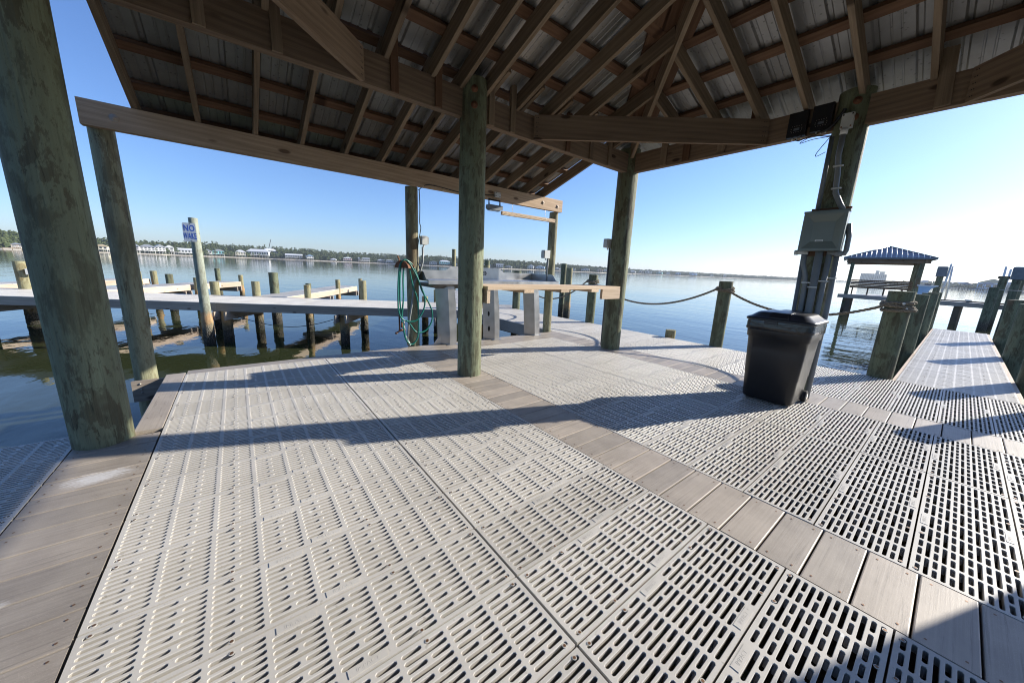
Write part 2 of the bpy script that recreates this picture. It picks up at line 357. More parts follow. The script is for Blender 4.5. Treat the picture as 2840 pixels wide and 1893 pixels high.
def frame(p0, p1, upv=(0, 0, 1)):
    p0, p1 = Vector(p0), Vector(p1); x = (p1-p0).normalized(); u = Vector(upv); y = u.cross(x).normalized(); z = x.cross(y)
    return Matrix(((x.x, y.x, z.x, p0.x), (x.y, y.y, z.y, p0.y), (x.z, y.z, z.z, p0.z), (0, 0, 0, 1))), (p1-p0).length
def board(name, p0, p1, w, h, mat, parent, upv=(0, 0, 1), c=0.003, cut=None):
    """timber from p0 to p1 (centre of its TOP face), w across, h deep"""
    mw, L = frame(p0, p1, upv); b = MB(); b.rboard(L, w, h, c)
    if cut:
        b.v = [(x+cut[0 if x < L/2 else 1]*(y if len(cut) < 3 else z), y, z) for x, y, z in b.v]
    return b.build(name, mat, parent, mw, local=True)
def cyl_between(b, p0, p1, r, k=12): b.tube([p0, p1], r, k)

def pole_mesh(r, z0, z1, seed=0, k=28, flat_top=True, taper=0.0, oyster=False, rings=26):
    b = MB(); b.smooth = True; rs = []
    for i in range(rings+1):
        z = z0+(z1-z0)*i/rings; ring = []
        for j in range(k):
            a = 2*math.pi*j/k; d = noise.noise(Vector((math.cos(a)*1.5+seed, math.sin(a)*1.5, z*0.8)))*0.04 + noise.noise(Vector((math.cos(a)*6+seed, math.sin(a)*6, z*0.6)))*0.028
            rr = r*(1+d)*(1-taper*(z-z0)/(z1-z0))
            if oyster and z < -0.35: rr += 0.004+0.022*abs(noise.noise(Vector((math.cos(a)*9+seed, math.sin(a)*9, z*22))))
            ring.append((math.cos(a)*rr, math.sin(a)*rr, z))
        rs.append(ring)
    b.ring(rs, True, False)
    b.smooth = False; n = len(b.v); top = rs[-1]; c = [(0, 0, z1+0.002)]
    b.add(list(top)+c, [(j, (j+1) % k, k) for j in range(k)])
    return b
def pole(name, x, y, r, z0, z1, mat, parent, seed=None, lean=None, **kw):
    b = pole_mesh(r, z0, z1, seed if seed is not None else random.random()*50, **kw)
    mw = T(x, y, 0)
    if lean: mw = mw @ Matrix.Rotation(lean[0], 4, 'X') @ Matrix.Rotation(lean[1], 4, 'Y')
    return b.build(name, mat, parent, mw, local=True)
def pile_thing(x, y, r, z1, mat, label, group=None, lean=None, name='mooring_pile', z0=-1.9):
    o = pole(name, x, y, r, z0, z1, mat, None, lean=lean, oyster=True, rings=44)
    return tag(o, label, 'pile', group)

def text_mesh(body, size, depth, name, mat, parent, mw, bold=False, align='CENTER'):
    cu = bpy.data.curves.new(name, 'FONT'); cu.body = body; cu.size = size; cu.extrude = depth; cu.align_x = align; cu.align_y = 'CENTER'; cu.space_character = 1.12 if bold else 1.0
    if bold: cu.offset = size*0.012
    tmp = bpy.data.objects.new('tmp', cu); COL.objects.link(tmp); bpy.context.view_layer.update()
    me = bpy.data.meshes.new_from_object(tmp.evaluated_get(bpy.context.evaluated_depsgraph_get()))
    bpy.data.objects.remove(tmp); me.name = name; me.materials.clear(); me.materials.append(M[mat])
    o = bpy.data.objects.new(name, me); COL.objects.link(o); place(o, parent, mw); return o
#PART2

# ------------------------------------------------------------------ moulded grating panels
def slot_cell(b, x0, x1, y0, y1, L, w, ends=4, depth=0.040, ch=0.0014):
    """rectangle with one round-ended slot (long axis x); top at z=0"""
    cx, cy = (x0+x1)/2, (y0+y1)/2; r = w/2; hx = L/2-r
    def loop(rr, z, ex=0.0):
        pts = []
        for i in range(ends):
            a = -math.pi/2+math.pi*i/(ends-1); pts.append((cx+hx+ex+rr*math.cos(a), cy+rr*math.sin(a), z))
        for i in range(ends):
            a = math.pi/2+math.pi*i/(ends-1); pts.append((cx-hx-ex+rr*math.cos(a), cy+rr*math.sin(a), z))
        return pts
    n = 2*ends; vs = loop(r, 0)+loop(r-ch, -ch)+loop(r-ch+0.0035, -depth, 0.016)+[(x0, y0, 0), (x1, y0, 0), (x1, y1, 0), (x0, y1, 0)]
    A, B_, C, D = 3*n, 3*n+1, 3*n+2, 3*n+3; e = ends; f = []
    h = e//2
    f += [(A, B_, 0, n-1)]                                   # bottom strip
    for i in range(h-1): f.append((B_, i+1, i))
    f.append((B_, C, h, h-1))
    for i in range(h, e-1): f.append((C, i+1, i))
    f.append((C, D, e, e-1))
    for i in range(e, e+h-1): f.append((D, i+1, i))
    f.append((D, A, e+h, e+h-1))
    for i in range(e+h, n-1): f.append((A, i+1, i))
    for k in range(2):
        for i in range(n): j = (i+1) % n; f.append((k*n+i, k*n+j, (k+1)*n+j, (k+1)*n+i))
    b.add(vs, f)
def text_geo(body, size, depth):
    cu = bpy.data.curves.new('t', 'FONT'); cu.body = body; cu.size = size; cu.extrude = depth; cu.align_x = 'CENTER'; cu.align_y = 'CENTER'; cu.resolution_u = 2
    tmp = bpy.data.objects.new('tmp', cu); COL.objects.link(tmp); bpy.context.view_layer.update()
    me = bpy.data.meshes.new_from_object(tmp.evaluated_get(bpy.context.evaluated_depsgraph_get()))
    r = ([tuple(v.co) for v in me.vertices], [tuple(p.vertices) for p in me.polygons]); bpy.data.objects.remove(tmp); bpy.data.meshes.remove(me); return r
WORD = text_geo('IMPACT', 0.018, 0.00025)
def grating(b, x0, y0, nc, W, D=0.3025, rows=12, th=0.042, detail=True, ends=4, wf=0.66):
    g = 0.002; bw = 0.0085; X0, X1, Y0, Y1 = x0+g, x0+W-g, y0+g, y0+D-g
    c = (X1-X0-2*bw)/nc; p = (Y1-Y0-2*bw)/rows
    def flat(a0, a1, b0, b1): b.add([(a0, b0, 0), (a1, b0, 0), (a1, b1, 0), (a0, b1, 0)], [(0, 1, 2, 3)])
    flat(X0, X1, Y0, Y0+bw); flat(X0, X1, Y1-bw, Y1); flat(X0, X0+bw, Y0+bw, Y1-bw); flat(X1-bw, X1, Y0+bw, Y1-bw)
    vs = [(X0, Y0), (X1, Y0), (X1, Y1), (X0, Y1)]
    b.add([(x, y, z) for z in (0, -th) for x, y in vs], [(0, 4, 5, 1), (1, 5, 6, 2), (2, 6, 7, 3), (3, 7, 4, 0)])
    for r in range(rows):
        ya, yb = Y0+bw+r*p, Y0+bw+(r+1)*p
        for i in range(nc):
            xa = X0+bw+i*c; w = p*wf
            plate = detail and ((r == 0 and i == nc//2) or (r == rows-1 and i == nc//2-1))
            if plate: flat(xa, xa+c, ya, yb); continue
            if r % 2 == 0: slot_cell(b, xa, xa+c, ya, yb, c-0.012, w, ends)
            else:
                slot_cell(b, xa, xa+c/2+0.0, ya, yb, c/2-0.0115, w, ends); slot_cell(b, xa+c/2, xa+c, ya, yb, c/2-0.0115, w, ends)
    if detail:   # screw bosses at the panel corners and middles, and the little plates with the raised maker's word
        for sx in (X0+0.03, (X0+X1)/2+0.24, (X0+X1)/2-0.24, X1-0.03):
            for sy in (Y0+0.017, Y1-0.017):
                b.cur = 0; k = 10
                b.add([(sx+0.0075*math.cos(2*math.pi*j/k), sy+0.0075*math.sin(2*math.pi*j/k), z) for z in (0.0, 0.0016) for j in range(k)], [(j, (j+1) % k, k+(j+1) % k, k+j) for j in range(k)]+[tuple(range(k, 2*k))])
                b.cur = 1
                b.add([(sx+0.0048*math.cos(2*math.pi*j/k), sy+0.0048*math.sin(2*math.pi*j/k), 0.0022) for j in range(k)], [tuple(range(k))])
                b.cur = 0
        for yy, s in ((Y0+0.02, 1), (Y1-0.02, -1)):
            xm = (X0+X1)/2+s*c/2; b.box(xm-0.055, xm+0.055, yy-0.012, yy+0.012, -0.004, 0.0018)
            b.add([(xm+x*1.05, yy+y, z+0.0020) for x, y, z in WORD[0]], WORD[1])

U = 0.305
protos = {}
def panel_mesh(key, nc, W, detail=True, **kw):
    if key not in protos:
        b = MB(); grating(b, 0, 0, nc, W, detail=detail, **kw); protos[key] = b
    return protos[key]
def panel_field(parent, key, nc, W, x0, ys, detail=True, mat='grate', rot=0.0, z=0.0, **kw):
    first = None
    for y in ys:
        mw = T(x0, y, z + random.uniform(-0.0012, 0.0012)) @ Matrix.Rotation(rot + random.uniform(-0.0006, 0.0006), 4, 'Z')
        if first is None:
            if key in shared: first = clone(shared[key], parent, mw); first.name = 'grating_panel'
            else:
                first = panel_mesh(key, nc, W, detail, **kw).build('grating_panel', [mat, 'screw'], parent, mw, local=True); shared[key] = first
        else: clone(first, parent, mw)
    return first
shared = {}

# ------------------------------------------------------------------ main deck under the shelter
deck = thing('main_deck', (1.2, 1.0, 0), 'beige plastic grating deck with brown plank bands under the shelter roof', 'deck')
ysA = [k*U for k in range(-8, 13)]
panel_field(deck, 'p4', 8, 1.222, -1.226, ysA)
panel_field(deck, 'p3', 6, 0.920, 0.002, ysA)
ysB = [k*U for k in range(-8, 12)]
panel_field(deck, 'p4', 8, 1.222, 1.349, ysB)
panel_field(deck, 'p3', 6, 0.920, 2.577, ysB)
# brown plank bands
def plank_band(name, x0, x1, y_from, y_to, mat, parent, pitch=0.1495, w=0.1435, z=-0.001, gapend=0.0015, th=0.025):
    b = MB(); n = int(round((y_to-y_from)/pitch)); b.smooth = False
    for i in range(n):
        y = y_from+(i+0.5)*pitch; b.t = random.random()
        b.rboard(x1-x0-2*gapend, w, th, 0.0045, T(x0+gapend, y, z+random.uniform(-0.0008, 0.0008)))
        b.cur = 1
        for sx in (0.035, x1-x0-0.035):
            for dy in (-w*0.3, w*0.3):
                cx, cy = x0+sx, y+dy; k = 8
                b.add([(cx+0.0042*math.cos(2*math.pi*j/k), cy+0.0042*math.sin(2*math.pi*j/k), z+0.0014) for j in range(k)], [tuple(range(k))])
        b.cur = 0
    o = b.build(name, [mat, 'screw'], parent); return o
plank_band('plank_band', 0.9255, 1.345, -2.45+0.01, 3.945, 'plank_x', deck)
plank_band('plank_band', 3.5, 3.915, -2.45+0.01, 3.63, 'plank_x', deck)
# outer border boards
def lboards(name, specs, mat, parent, along='x', th=0.025):
    b = MB()
    for (x0, x1, y0, y1) in specs:
        b.t = random.random()
        if along == 'x': b.rboard(x1-x0, y1-y0, th, 0.0045, T(x0, (y0+y1)/2, 0.0))
        else: b.rboard(y1-y0, x1-x0, th, 0.0045, T((x0+x1)/2, y0, 0.0) @ Matrix.Rotation(math.pi/2, 4, 'Z'))
        b.cur = 1; n = max(2, int(max(x1-x0, y1-y0)/0.41))
        for i in range(n):
            for q in (0.25, 0.75):
                f = (i+0.5)/n; cx, cy = (x0+(x1-x0)*f, y0+(y1-y0)*q) if along == 'x' else (x0+(x1-x0)*q, y0+(y1-y0)*f); k = 8
                b.add([(cx+0.004*math.cos(2*math.pi*j/k), cy+0.004*math.sin(2*math.pi*j/k), 0.0012) for j in range(k)], [tuple(range(k))])
        b.cur = 0
    return b.build(name, [mat, 'screw'], parent)
lboards('border_board', [(-1.218, 0.924, 3.965, 4.105)], 'plank_x', deck)
lboards('border_board', [(-1.370, -1.230, 2.60, 4.03)], 'plank_y', deck, 'y')
lboards('apron_boards', [(0.926+0.42, 3.915, 3.665, 3.805), (0.926, 3.915, 3.811, 3.953), (0.926, 3.915, 3.959, 4.10)], 'plank_x', deck)
side = plank_band('side_planks', -1.598, -1.232, -1.8, 2.57, 'plank_scuffed', deck, w=0.1455)
# rim joists and bearers below
b = MB()
for x in (-1.32, -1.15, -0.7, -0.25, 0.2, 0.65, 0.97, 1.30, 1.8, 2.3, 2.75, 3.2, 3.55, 3.87): b.box(x-0.02, x+0.02, -2.4, 4.06, -0.28, -0.038)
b.build('joists', 'dark_wood', deck)
b = MB(); b.box(-1.36, 3.95, 4.07, 4.108, -0.30, -0.027); b.box(-1.362, -1.32, 2.6, 4.07, -0.30, -0.027); b.build('rim_joist', 'fascia', deck)
b = MB()
for y in (-1.8, 0.35, 2.62): b.box(-1.55, 5.5, y-0.05, y+0.05, -0.50, -0.285)
b.build('bearer', 'dark_wood', deck)

# outer part of the deck with the rope rail, running on to the walkway
outer = thing('outer_deck', (4.7, 3.0, 0), 'beige grating deck beyond the shelter posts beside the rope rail', 'deck')
panel_field(outer, 'p5', 10, 1.585, 3.918, [k*U+0.0 for k in range(-8, 25)])
b = MB()
for x in (3.94, 4.4, 4.9, 5.44): b.box(x-0.02, x+0.02, 3.95 if x > 3.95 else 4.12, 7.4, -0.26, -0.038)
for x in (4.4, 4.9, 5.44): b.box(x-0.02, x+0.02, -2.4, 3.95, -0.26, -0.038)
b.build('joists', 'dark_wood', outer)
b = MB(); b.box(3.905, 3.943, 4.11, 7.55, -0.24, -0.012); b.box(5.47, 5.508, -2.4, 7.62, -0.24, -0.012); b.build('rim_joist', 'fascia', outer)
for (x, y) in ((4.02, 5.0), (5.2, 5.2), (4.1, 6.9)): pole('pile', x, y, 0.11, -1.9, -0.25, 'pile', outer, oyster=True)

# narrow side deck at lower left
sided = thing('side_deck', (-2.2, 1.5, 0), 'strip of shaded grating beside the brown planks at the lower left', 'deck')
panel_field(sided, 'p4', 8, 1.222, -1.602-1.222, [2.725-U*k for k in range(1, 16)])
b = MB(); b.box(-2.83, -1.6, 2.690, 2.728, -0.24, -0.038)
for x in (-2.8, -2.2, -1.63): b.box(x-0.02, x+0.02, -1.8, 2.68, -0.24, -0.038)
b.build('joists', 'dark_wood', sided)

# board that ties the left pole to the deck
brk = board('tie_board', (-1.603, 4.01, -0.025), (-1.372, 4.01, -0.025), 0.04, 0.195, 'fascia', None)
tag(brk, 'short grey board bolted between the outer left pole and the deck corner', 'board')
for (x, z) in ((-1.545, -0.05), (-1.54, -0.10), (-1.54, -0.135)):
    b = MB(); b.tube([(x, 3.992, z), (x, 3.984, z)], 0.008, 10); b.build('bolt', 'steel', brk)

# ------------------------------------------------------------------ walkway and finger piers
WD = Vector((0.838, -0.546, 0)); WN = Vector((0.546, 0.838, 0))
W0 = Vector((-13.5, 0, 0)); W0.y = 10.005-0.6514*W0.x      # near edge line y = 10.005 - .6514 x
def pier_like(name, origin, dirv, length, width, label, cat, fascia='fascia', ncols=6, group=None, near_first=True, deep=0.20, mkey=None):
    """deck strip: local x along dirv, local y to its left; panels run across"""
    ang = math.atan2(dirv.y, dirv.x)
    root = thing(name, tuple(origin), label, cat, group, ang)
    base = WM[root.name]; n = int(length/U)
    key = mkey or 'w%.2f' % width
    for i in range(n):
        mw = base @ T(i*U+U, 0, random.uniform(-0.001, 0.001)) @ Matrix.Rotation(math.pi/2, 4, 'Z')
        if key in shared: clone(shared[key], root, mw).name = 'grating_panel'
        else: shared[key] = panel_mesh(key, ncols, width, False, ends=2, wf=0.5).build('grating_panel', ['grate_far', 'screw'], root, mw, local=True)
    for yy in (0.019, width-0.019):
        for k in range(0, int(math.ceil(n*U/4.88))):
            x0, x1 = k*4.88, min(n*U, (k+1)*4.88)
            p0 = base @ Vector((x0+0.002, yy, -0.012)); p1 = base @ Vector((x1-0.002, yy, -0.012))
            board('fascia_board', p0, p1, 0.038, deep, fascia, root)
    b = MB()
    for yy in (width*0.33, width*0.66): b.box(0, n*U, yy-0.02, yy+0.02, -deep, -0.04, base)
    b.build('joists', 'dark_wood', root)
    return root, base, n*U
def cross_beams(root, base, xs, width, over=0.15):
    for x in xs:
        for s in (-0.13, 0.13):
            p0 = base @ Vector((x+s, -over, -0.215)); p1 = base @ Vector((x+s, width+over, -0.215))
            board('cross_beam', p0, p1, 0.045, 0.20, 'fascia', root)
lenW = (Vector((5.2, 10.005-0.6514*5.2, 0))-W0).length
walk, wb, wl = pier_like('walkway', W0+Vector((0,0,-0.006)), WD, 22.3, 1.80, 'long pale grating walkway crossing the water on piles behind the fish cleaning table', 'walkway', ncols=12, mkey='w6')
# support piles of the walkway: near side (cut off below the deck) and far side (standing above it)
near_piles = [(-1.05, 10.80), (1.37, 9.25), (3.45, 7.87), (-5.6, 13.75), (-9.3, 16.2)]
for (x, y) in near_piles: pole('pile', x, y, 0.10, -1.9, -0.05-0.17, 'pile', walk, oyster=True, rings=36)
# piles that stand beside the walkway's far edge
inv = wb.inverted()
cross_beams(walk, wb, [(inv @ Vector((x, y, 0))).x for x, y in near_piles], 1.80)
xs = [(-1.30, 13.10, 0.38, 0.11), (-0.33, 12.47, 0.43, 0.105), (0.90, 11.66, 0.38, 0.09), (2.29, 10.82, 0.57, 0.10), (-5.48, 15.65, 0.76, 0.12)]
lab = ['tan pile just right of the no wake sign post, behind the walkway', 'rust stained pile behind the walkway, second right of the no wake sign', 'short pile where the right finger pier leaves the walkway', 'tallest tan pile behind the walkway, left of the green hose', 'thick tan pile at the far left edge behind the walkway']
for (x, y, z, r), l in zip(xs, lab): pile_thing(x, y, r, z, 'pile', l, 'piles beside the walkway')
b = MB(); b.box(-5.36, -5.22, 15.46, 15.56, 0.40, 0.56); tag(b.build('outlet_box', 'white_pl'), 'small white box on the side of the thick pile at far left', 'outlet box')
# finger piers
F = [((0.32, 11.84), 6.4, 'finger pier to the right of the no wake sign with pale pine sides'),
     ((-3.98, 14.85), 6.25, 'middle finger pier running away behind the no wake sign'),
     ((-7.15, 16.45), 6.4, 'farthest left finger pier, partly hidden by the two big poles'),
     ((5.20, 8.62), 6.2, 'short finger pier end behind the fish cleaning table')]
for (x, y), L, l in F:
    root, base, ln = pier_like('finger_pier', Vector((x, y, 0.002)), WN, L, 0.90 if x != 5.20 else 1.42, l, 'pier', 'fascia_new', 6, 'finger piers off the walkway', deep=0.20, mkey='f3' if x != 5.20 else 'f5')
    w_ = 0.90 if x != 5.20 else 1.42
    board('end_board', base @ Vector((ln+0.02, 0, -0.012)), base @ Vector((ln+0.02, w_, -0.012)), 0.038, 0.2, 'fascia_new', root)
    cross_beams(root, base, [ln*0.5, ln-0.25], w_, 0.1)
fp = [(-1.45, 20.85, 0.55, 0.10, 'green topped pile at the far end of the middle finger pier'), (-0.62, 20.30, 0.29, 0.09, 'brown pile at the near corner of the middle finger pier'),
      (-2.00, 17.62, 0.27, 0.09, 'rusty pile halfway along the middle finger pier'), (2.50, 15.30, 0.37, 0.085, 'rusty pile halfway along the right finger pier'),
      (2.98, 17.50, 0.19, 0.08, 'low pile at the far side of the right finger pier'), (3.86, 17.12, 0.34, 0.08, 'slim pile at the end of the right finger pier'),
      (1.45, 15.38, 0.21, 0.10, 'low green pile on the far side of the right finger pier'), (-2.82, 18.35, 0.36, 0.11, 'green pile standing in the water left of the no wake sign'),
      (-3.66, 21.6, 0.35, 0.11, 'pile at the end of the far left finger pier'), (-3.62, 18.40, 0.43, 0.06, 'thin pile hugging the right edge of the outer left pole'),
      (0.19, 13.35, 0.67, 0.13, 'lone green mooring pile alone in open water behind the walkway'), (4.23, 9.70, 0.37, 0.10, 'dark pile beside the finger pier behind the fish table'),
      (3.83, 9.72, 0.17, 0.09, 'low pile right of the hose at the walkway edge')]
for x, y, z, r, l in fp: pile_thing(x, y, r, z, 'pile_green' if 'green' in l else 'pile', l, 'mooring piles')
# sign post
sp = thing('sign_post', (-1.42, 10.62, 0), 'tall weathered pole with a blue and white NO WAKE sign, standing in the water', 'sign post')
pole('post', -1.42, 10.62, 0.118, -1.9, 1.96, 'sign_post', sp, seed=3, oyster=True, taper=0.28, rings=50)
mw = T(-1.50, 10.50, 1.63) @ Matrix.Rotation(R_(-8), 4, 'Z') @ Matrix.Rotation(R_(90), 4, 'X')
b = MB(); pr = []
for cx, cy, a0 in ((0.085, 0.175, 0), (-0.085, 0.175, 90), (-0.085, -0.175, 180), (0.085, -0.175, 270)):
    for i in range(4): a = R_(a0+30*i); pr.append((cx+0.03*math.cos(a), cy+0.03*math.sin(a)))
b.prism(pr, -0.003, 0.0); sg = b.build('sign', 'sign', sp, mw, local=True)
text_mesh('NO', 0.19, 0.001, 'lettering', 'blue', sg, mw @ T(0.0, 0.085, 0.0015) @ Matrix.Scale(0.62, 4, (1, 0, 0)), True)
text_mesh('WAKE', 0.19, 0.001, 'lettering', 'blue', sg, mw @ T(0.0, -0.085, 0.0015) @ Matrix.Scale(0.40, 4, (1, 0, 0)), True)
for y in (0.18, -0.18):
    b = MB(); b.tube([(0.02, y, 0), (0.02, y, 0.006)], 0.008, 8); b.build('bolt', 'hole', sg, mw, local=True)
# sagging cable under the walkway
b = MB(); b.tube([(-0.9+2.2*t, 10.55-1.45*t-0.05, -0.30-0.28*math.sin(math.pi*min(1, t*1.0))+0.05*t) for t in [i/14 for i in range(15)]], 0.008, 6)
tag(b.build('hanging_cable', 'cable'), 'thin black cable sagging under the walkway edge', 'cable')

# ------------------------------------------------------------------ right pier
pier = thing('small_pier', (5.52, -1.13, 0), 'brown grey grating pier leading out from the deck at right', 'pier')
for i in range(29):
    mw = T(5.515+(i+1)*U, -1.125, random.uniform(-0.001, 0.001)) @ Matrix.Rotation(math.pi/2, 4, 'Z')
    if i == 0: pz = panel_mesh('pier3', 6, 0.885, True, wf=0.36).build('grating_panel', ['grate', 'screw'], pier, mw, local=True)
    else: clone(pz, pier, mw)
for yy in (-1.145, -0.222): board('fascia_board', (5.52, yy, -0.01), (5.515+29*U, yy, -0.01), 0.036, 0.22, 'fascia_new', pier)
board('end_board', (5.515+29*U+0.02, -1.13, -0.01), (5.515+29*U+0.02, -0.24, -0.01), 0.036, 0.22, 'fascia_new', pier)
b = MB()
for yy in (-0.9, -0.68, -0.45): b.box(5.52, 14.3, yy-0.02, yy+0.02, -0.24, -0.04)
b.build('joists', 'dark_wood', pier)
pl = [(8.42, -0.085, 1.0, 'second green pile along the left side of the small pier, behind the roped pile'), (12.05, -0.085, 0.98, 'third green pile along the left side of the small pier'), (14.25, -0.085, 0.98, 'farthest green pile along the left side of the small pier'),
      (12.35, -1.29, 0.93, 'farthest green pile along the right side of the small pier'), (9.62, -1.29, 0.92, 'middle green pile along the right side of the small pier'), (6.92, -1.29, 0.93, 'near pile cut by the right edge of the picture beside the small pier')]
for x, y, z, l in pl: pile_thing(x, y, 0.13, z, 'pile_green', l, 'piles along the small pier')

# ------------------------------------------------------------------ rope rail
rp = [(5.57, -0.09, 1.07, 0.115, 'green pile wrapped in thick rope at the start of the small pier'), (5.565, 1.86, 1.08, 0.10, 'green rail pile in the middle of the rope rail'),
      (5.57, 4.60, 1.075, 0.10, 'green rail pile holding the rope behind the wooden counter'), (5.57, 7.33, 1.07, 0.11, 'farthest green rail pile where the deck meets the walkway'), (5.58, -1.42, 1.07, 0.115, 'rail pile on the right of the small pier entrance, outside the frame')]
for x, y, z, r, l in rp[:4]: pile_thing(x, y, r, z, 'pile_green', l, 'rope rail piles', name='rail_pile')
pile_thing(5.58, -1.42, 0.115, 1.07, 'pile_green', 'rail pile on the near right side of the small pier entrance', 'rope rail piles', name='rail_pile')
pile_thing(5.63, 2.70, 0.09, 0.13, 'pile', 'low brown pile stub cut off at deck level beyond the rope rail', name='pile_stub')
tag(pile_thing(11.0, 10.75, 0.125, 1.43, 'pile_green', 'taller of two bare piles standing out in the water beyond the table', 'outer twin piles'))
pile_thing(10.9, 10.3, 0.14, 1.25, 'pile', 'shorter of two bare piles standing out in the water beyond the table', 'outer twin piles')
pile_thing(7.35, 14.35, 0.09, 1.88, 'pile', 'thin tall pole rising behind the fish cleaning table', 'piles behind the table')
pile_thing(9.0, 14.0, 0.12, 1.44, 'pile_green', 'grey pile seen above the raised back of the fish cleaning table', 'piles behind the table')
pile_thing(8.7, 13.6, 0.16, 1.22, 'pile', 'thick short pile seen just above the fish cleaning table back', 'piles behind the table')
def rope(path_fn, n, r, name='rope'):
    """three-strand twisted rope along path"""
    P = [Vector(path_fn(i/n)) for i in range(n+1)]; b = MB()
    acc = 0.0; ls = [0.0]
    for i in range(n): acc += (P[i+1]-P[i]).length; ls.append(acc)
    for s in range(3):
        pts = []
        for i in range(n+1):
            d = (P[min(i+1, n)]-P[max(i-1, 0)]).normalized(); u = d.cross(Vector((0, 0, 1)))
            if u.length < 1e-3: u = Vector((1, 0, 0))
            u.normalize(); v = d.cross(u); a = ls[i]*2*math.pi/(r*9)+s*2*math.pi/3
            pts.append(P[i]+(u*math.cos(a)+v*math.sin(a))*r*0.5)
        b.tube(pts, r*0.56, 6)
    return b.build(name, 'rope')
def sag(p0, p1, zmid):
    def f(t):
        s = 4*t*(1-t); x = p0[0]+(p1[0]-p0[0])*t; y = p0[1]+(p1[1]-p0[1])*t; z = p0[2]+(p1[2]-p0[2])*t
        return (x, y, z+(zmid-(p0[2]+p1[2])/2)*s)
    return f
tag(rope(sag((5.47, 7.25, 0.95), (5.46, 4.68, 0.93), 0.42), 150, 0.017), 'sagging rope between the two farthest rail piles', 'rope', 'ropes of the rope rail')
tag(rope(sag((5.46, 4.52, 0.93), (5.46, 1.93, 0.96), 0.58), 180, 0.017), 'sagging rope passing behind the right shelter post to the middle rail pile', 'rope', 'ropes of the rope rail')
tag(rope(sag((5.46, 1.79, 0.95), (5.45, -0.0, 0.90), 0.68), 180, 0.017), 'sagging rope from the middle rail pile to the rope wrapped pile', 'rope', 'ropes of the rope rail')
def coil(x, y, r, z0, turns, rr, zr):
    ph = random.random()*6
    return lambda t: (x+(r+0.012+0.012*math.sin(t*31))*math.cos(ph+t*turns*2*math.pi), y+(r+0.012+0.012*math.sin(t*31))*math.sin(ph+t*turns*2*math.pi), z0+zr*t+0.018*math.sin(t*17+1))
for (x, y, z) in ((5.44, -0.135, 0.93), (5.452, -0.165, 0.87), (5.475, 1.80, 0.945)):
    b = MB(); b.tube([(x+0.012, y, z), (x-0.012, y-0.004, z)], 0.014, 12); tag(b.build('rope_washer', 'white'), {0.93: 'upper white washer pinning the thick rope to the corner pile', 0.87: 'lower white washer pinning the thick rope to the corner pile', 0.945: 'white washer pinning the rope knot on the middle rail pile'}[z], 'washer')
tag(rope(coil(5.57, -0.09, 0.122, 0.83, 4.2, 0, 0.12), 260, 0.021, 'rope_wrap'), 'thick rope wound several turns around the corner pile', 'rope', 'rope wraps')
tag(rope(coil(5.565, 1.86, 0.107, 0.92, 2.3, 0, 0.07), 160, 0.017, 'rope_wrap'), 'rope knot around the middle rail pile', 'rope', 'rope wraps')
tag(rope(coil(5.57, 4.60, 0.107, 0.90, 2.3, 0, 0.07), 160, 0.017, 'rope_wrap'), 'rope knot around the rail pile behind the counter', 'rope', 'rope wraps')
tag(rope(coil(5.57, 7.33, 0.117, 0.90, 2.2, 0, 0.06), 160, 0.017, 'rope_wrap'), 'rope knot around the farthest rail pile', 'rope', 'rope wraps')
#PART3

# ------------------------------------------------------------------ the shelter
sh = thing('deck_shelter', (1.15, 0.35, 0), 'open timber shelter with a hipped metal roof on round green poles over the deck', 'shelter')
SL = 0.333; XL, XR, YB, YF = -1.50, 3.70, -1.90, 2.60      # ring beam faces
def zf(y): return 2.722+SL*(YF-y)      # underside of main front rafters
def zr(x): return 2.722+SL*(XR-x)
posts = [(-1.485, 2.56, 0.132, 2.82, 'post', 1.0), (1.168, 2.61, 0.128, 2.82, 'post', 5.0), (3.745, 2.665, 0.14, 2.81, 'post', 9.0), (3.765, 0.365, 0.125, 2.80, 'post', 13.0),
         (3.76, -1.885, 0.13, 2.8, 'post', 17.0), (1.17, -1.83, 0.13, 2.8, 'post', 21.0), (-1.485, -1.83, 0.13, 2.8, 'post', 25.0), (-1.485, 0.36, 0.13, 2.8, 'post', 29.0),
         (1.20, 4.215, 0.083, 2.14, 'post2', 33.0), (3.845, 4.21, 0.08, 2.14, 'post2', 37.0), (-1.53, 4.20, 0.084, 2.16, 'post2', 41.0)]
for x, y, r, z, m, sd in posts:
    p = pole('post', x, y, r, -1.9, z, m, sh, seed=sd, taper=0.02 if r > 0.1 else 0.03, k=40, rings=60)
    if r > 0.1 and y > -1:       # bolts with washers near the top
        for dz in (0.11, 0.24):
            b = MB(); a = R_(-118 if x < 3 else -165); dx, dy = math.cos(a), math.sin(a)
            b.tube([(x+dx*(r-0.01), y+dy*(r-0.01), z-dz), (x+dx*(r+0.006), y+dy*(r+0.006), z-dz)], 0.03, 16); b.tube([(x+dx*r, y+dy*r, z-dz), (x+dx*(r+0.022), y+dy*(r+0.022), z-dz)], 0.013, 6)
            b.build('bolt', 'rust', p)
def beam(p0, p1, w=0.076, h=0.235, mat='beam'): return board('beam', p0, p1, w, h, mat, sh)
beam((XL-0.05, 2.638, 2.733), (3.74, 2.638, 2.733)); beam((XL-0.05, -1.938, 2.733), (3.74, -1.938, 2.733))
beam((3.738, -1.98, 2.735), (3.738, 2.60, 2.735)); beam((-1.538, -1.98, 2.735), (-1.538, 2.60, 2.735))
fb = board('beam', (-1.617, 4.088, 2.331), (3.885, 4.088, 2.331), 0.076, 0.195, 'beam_light', sh)
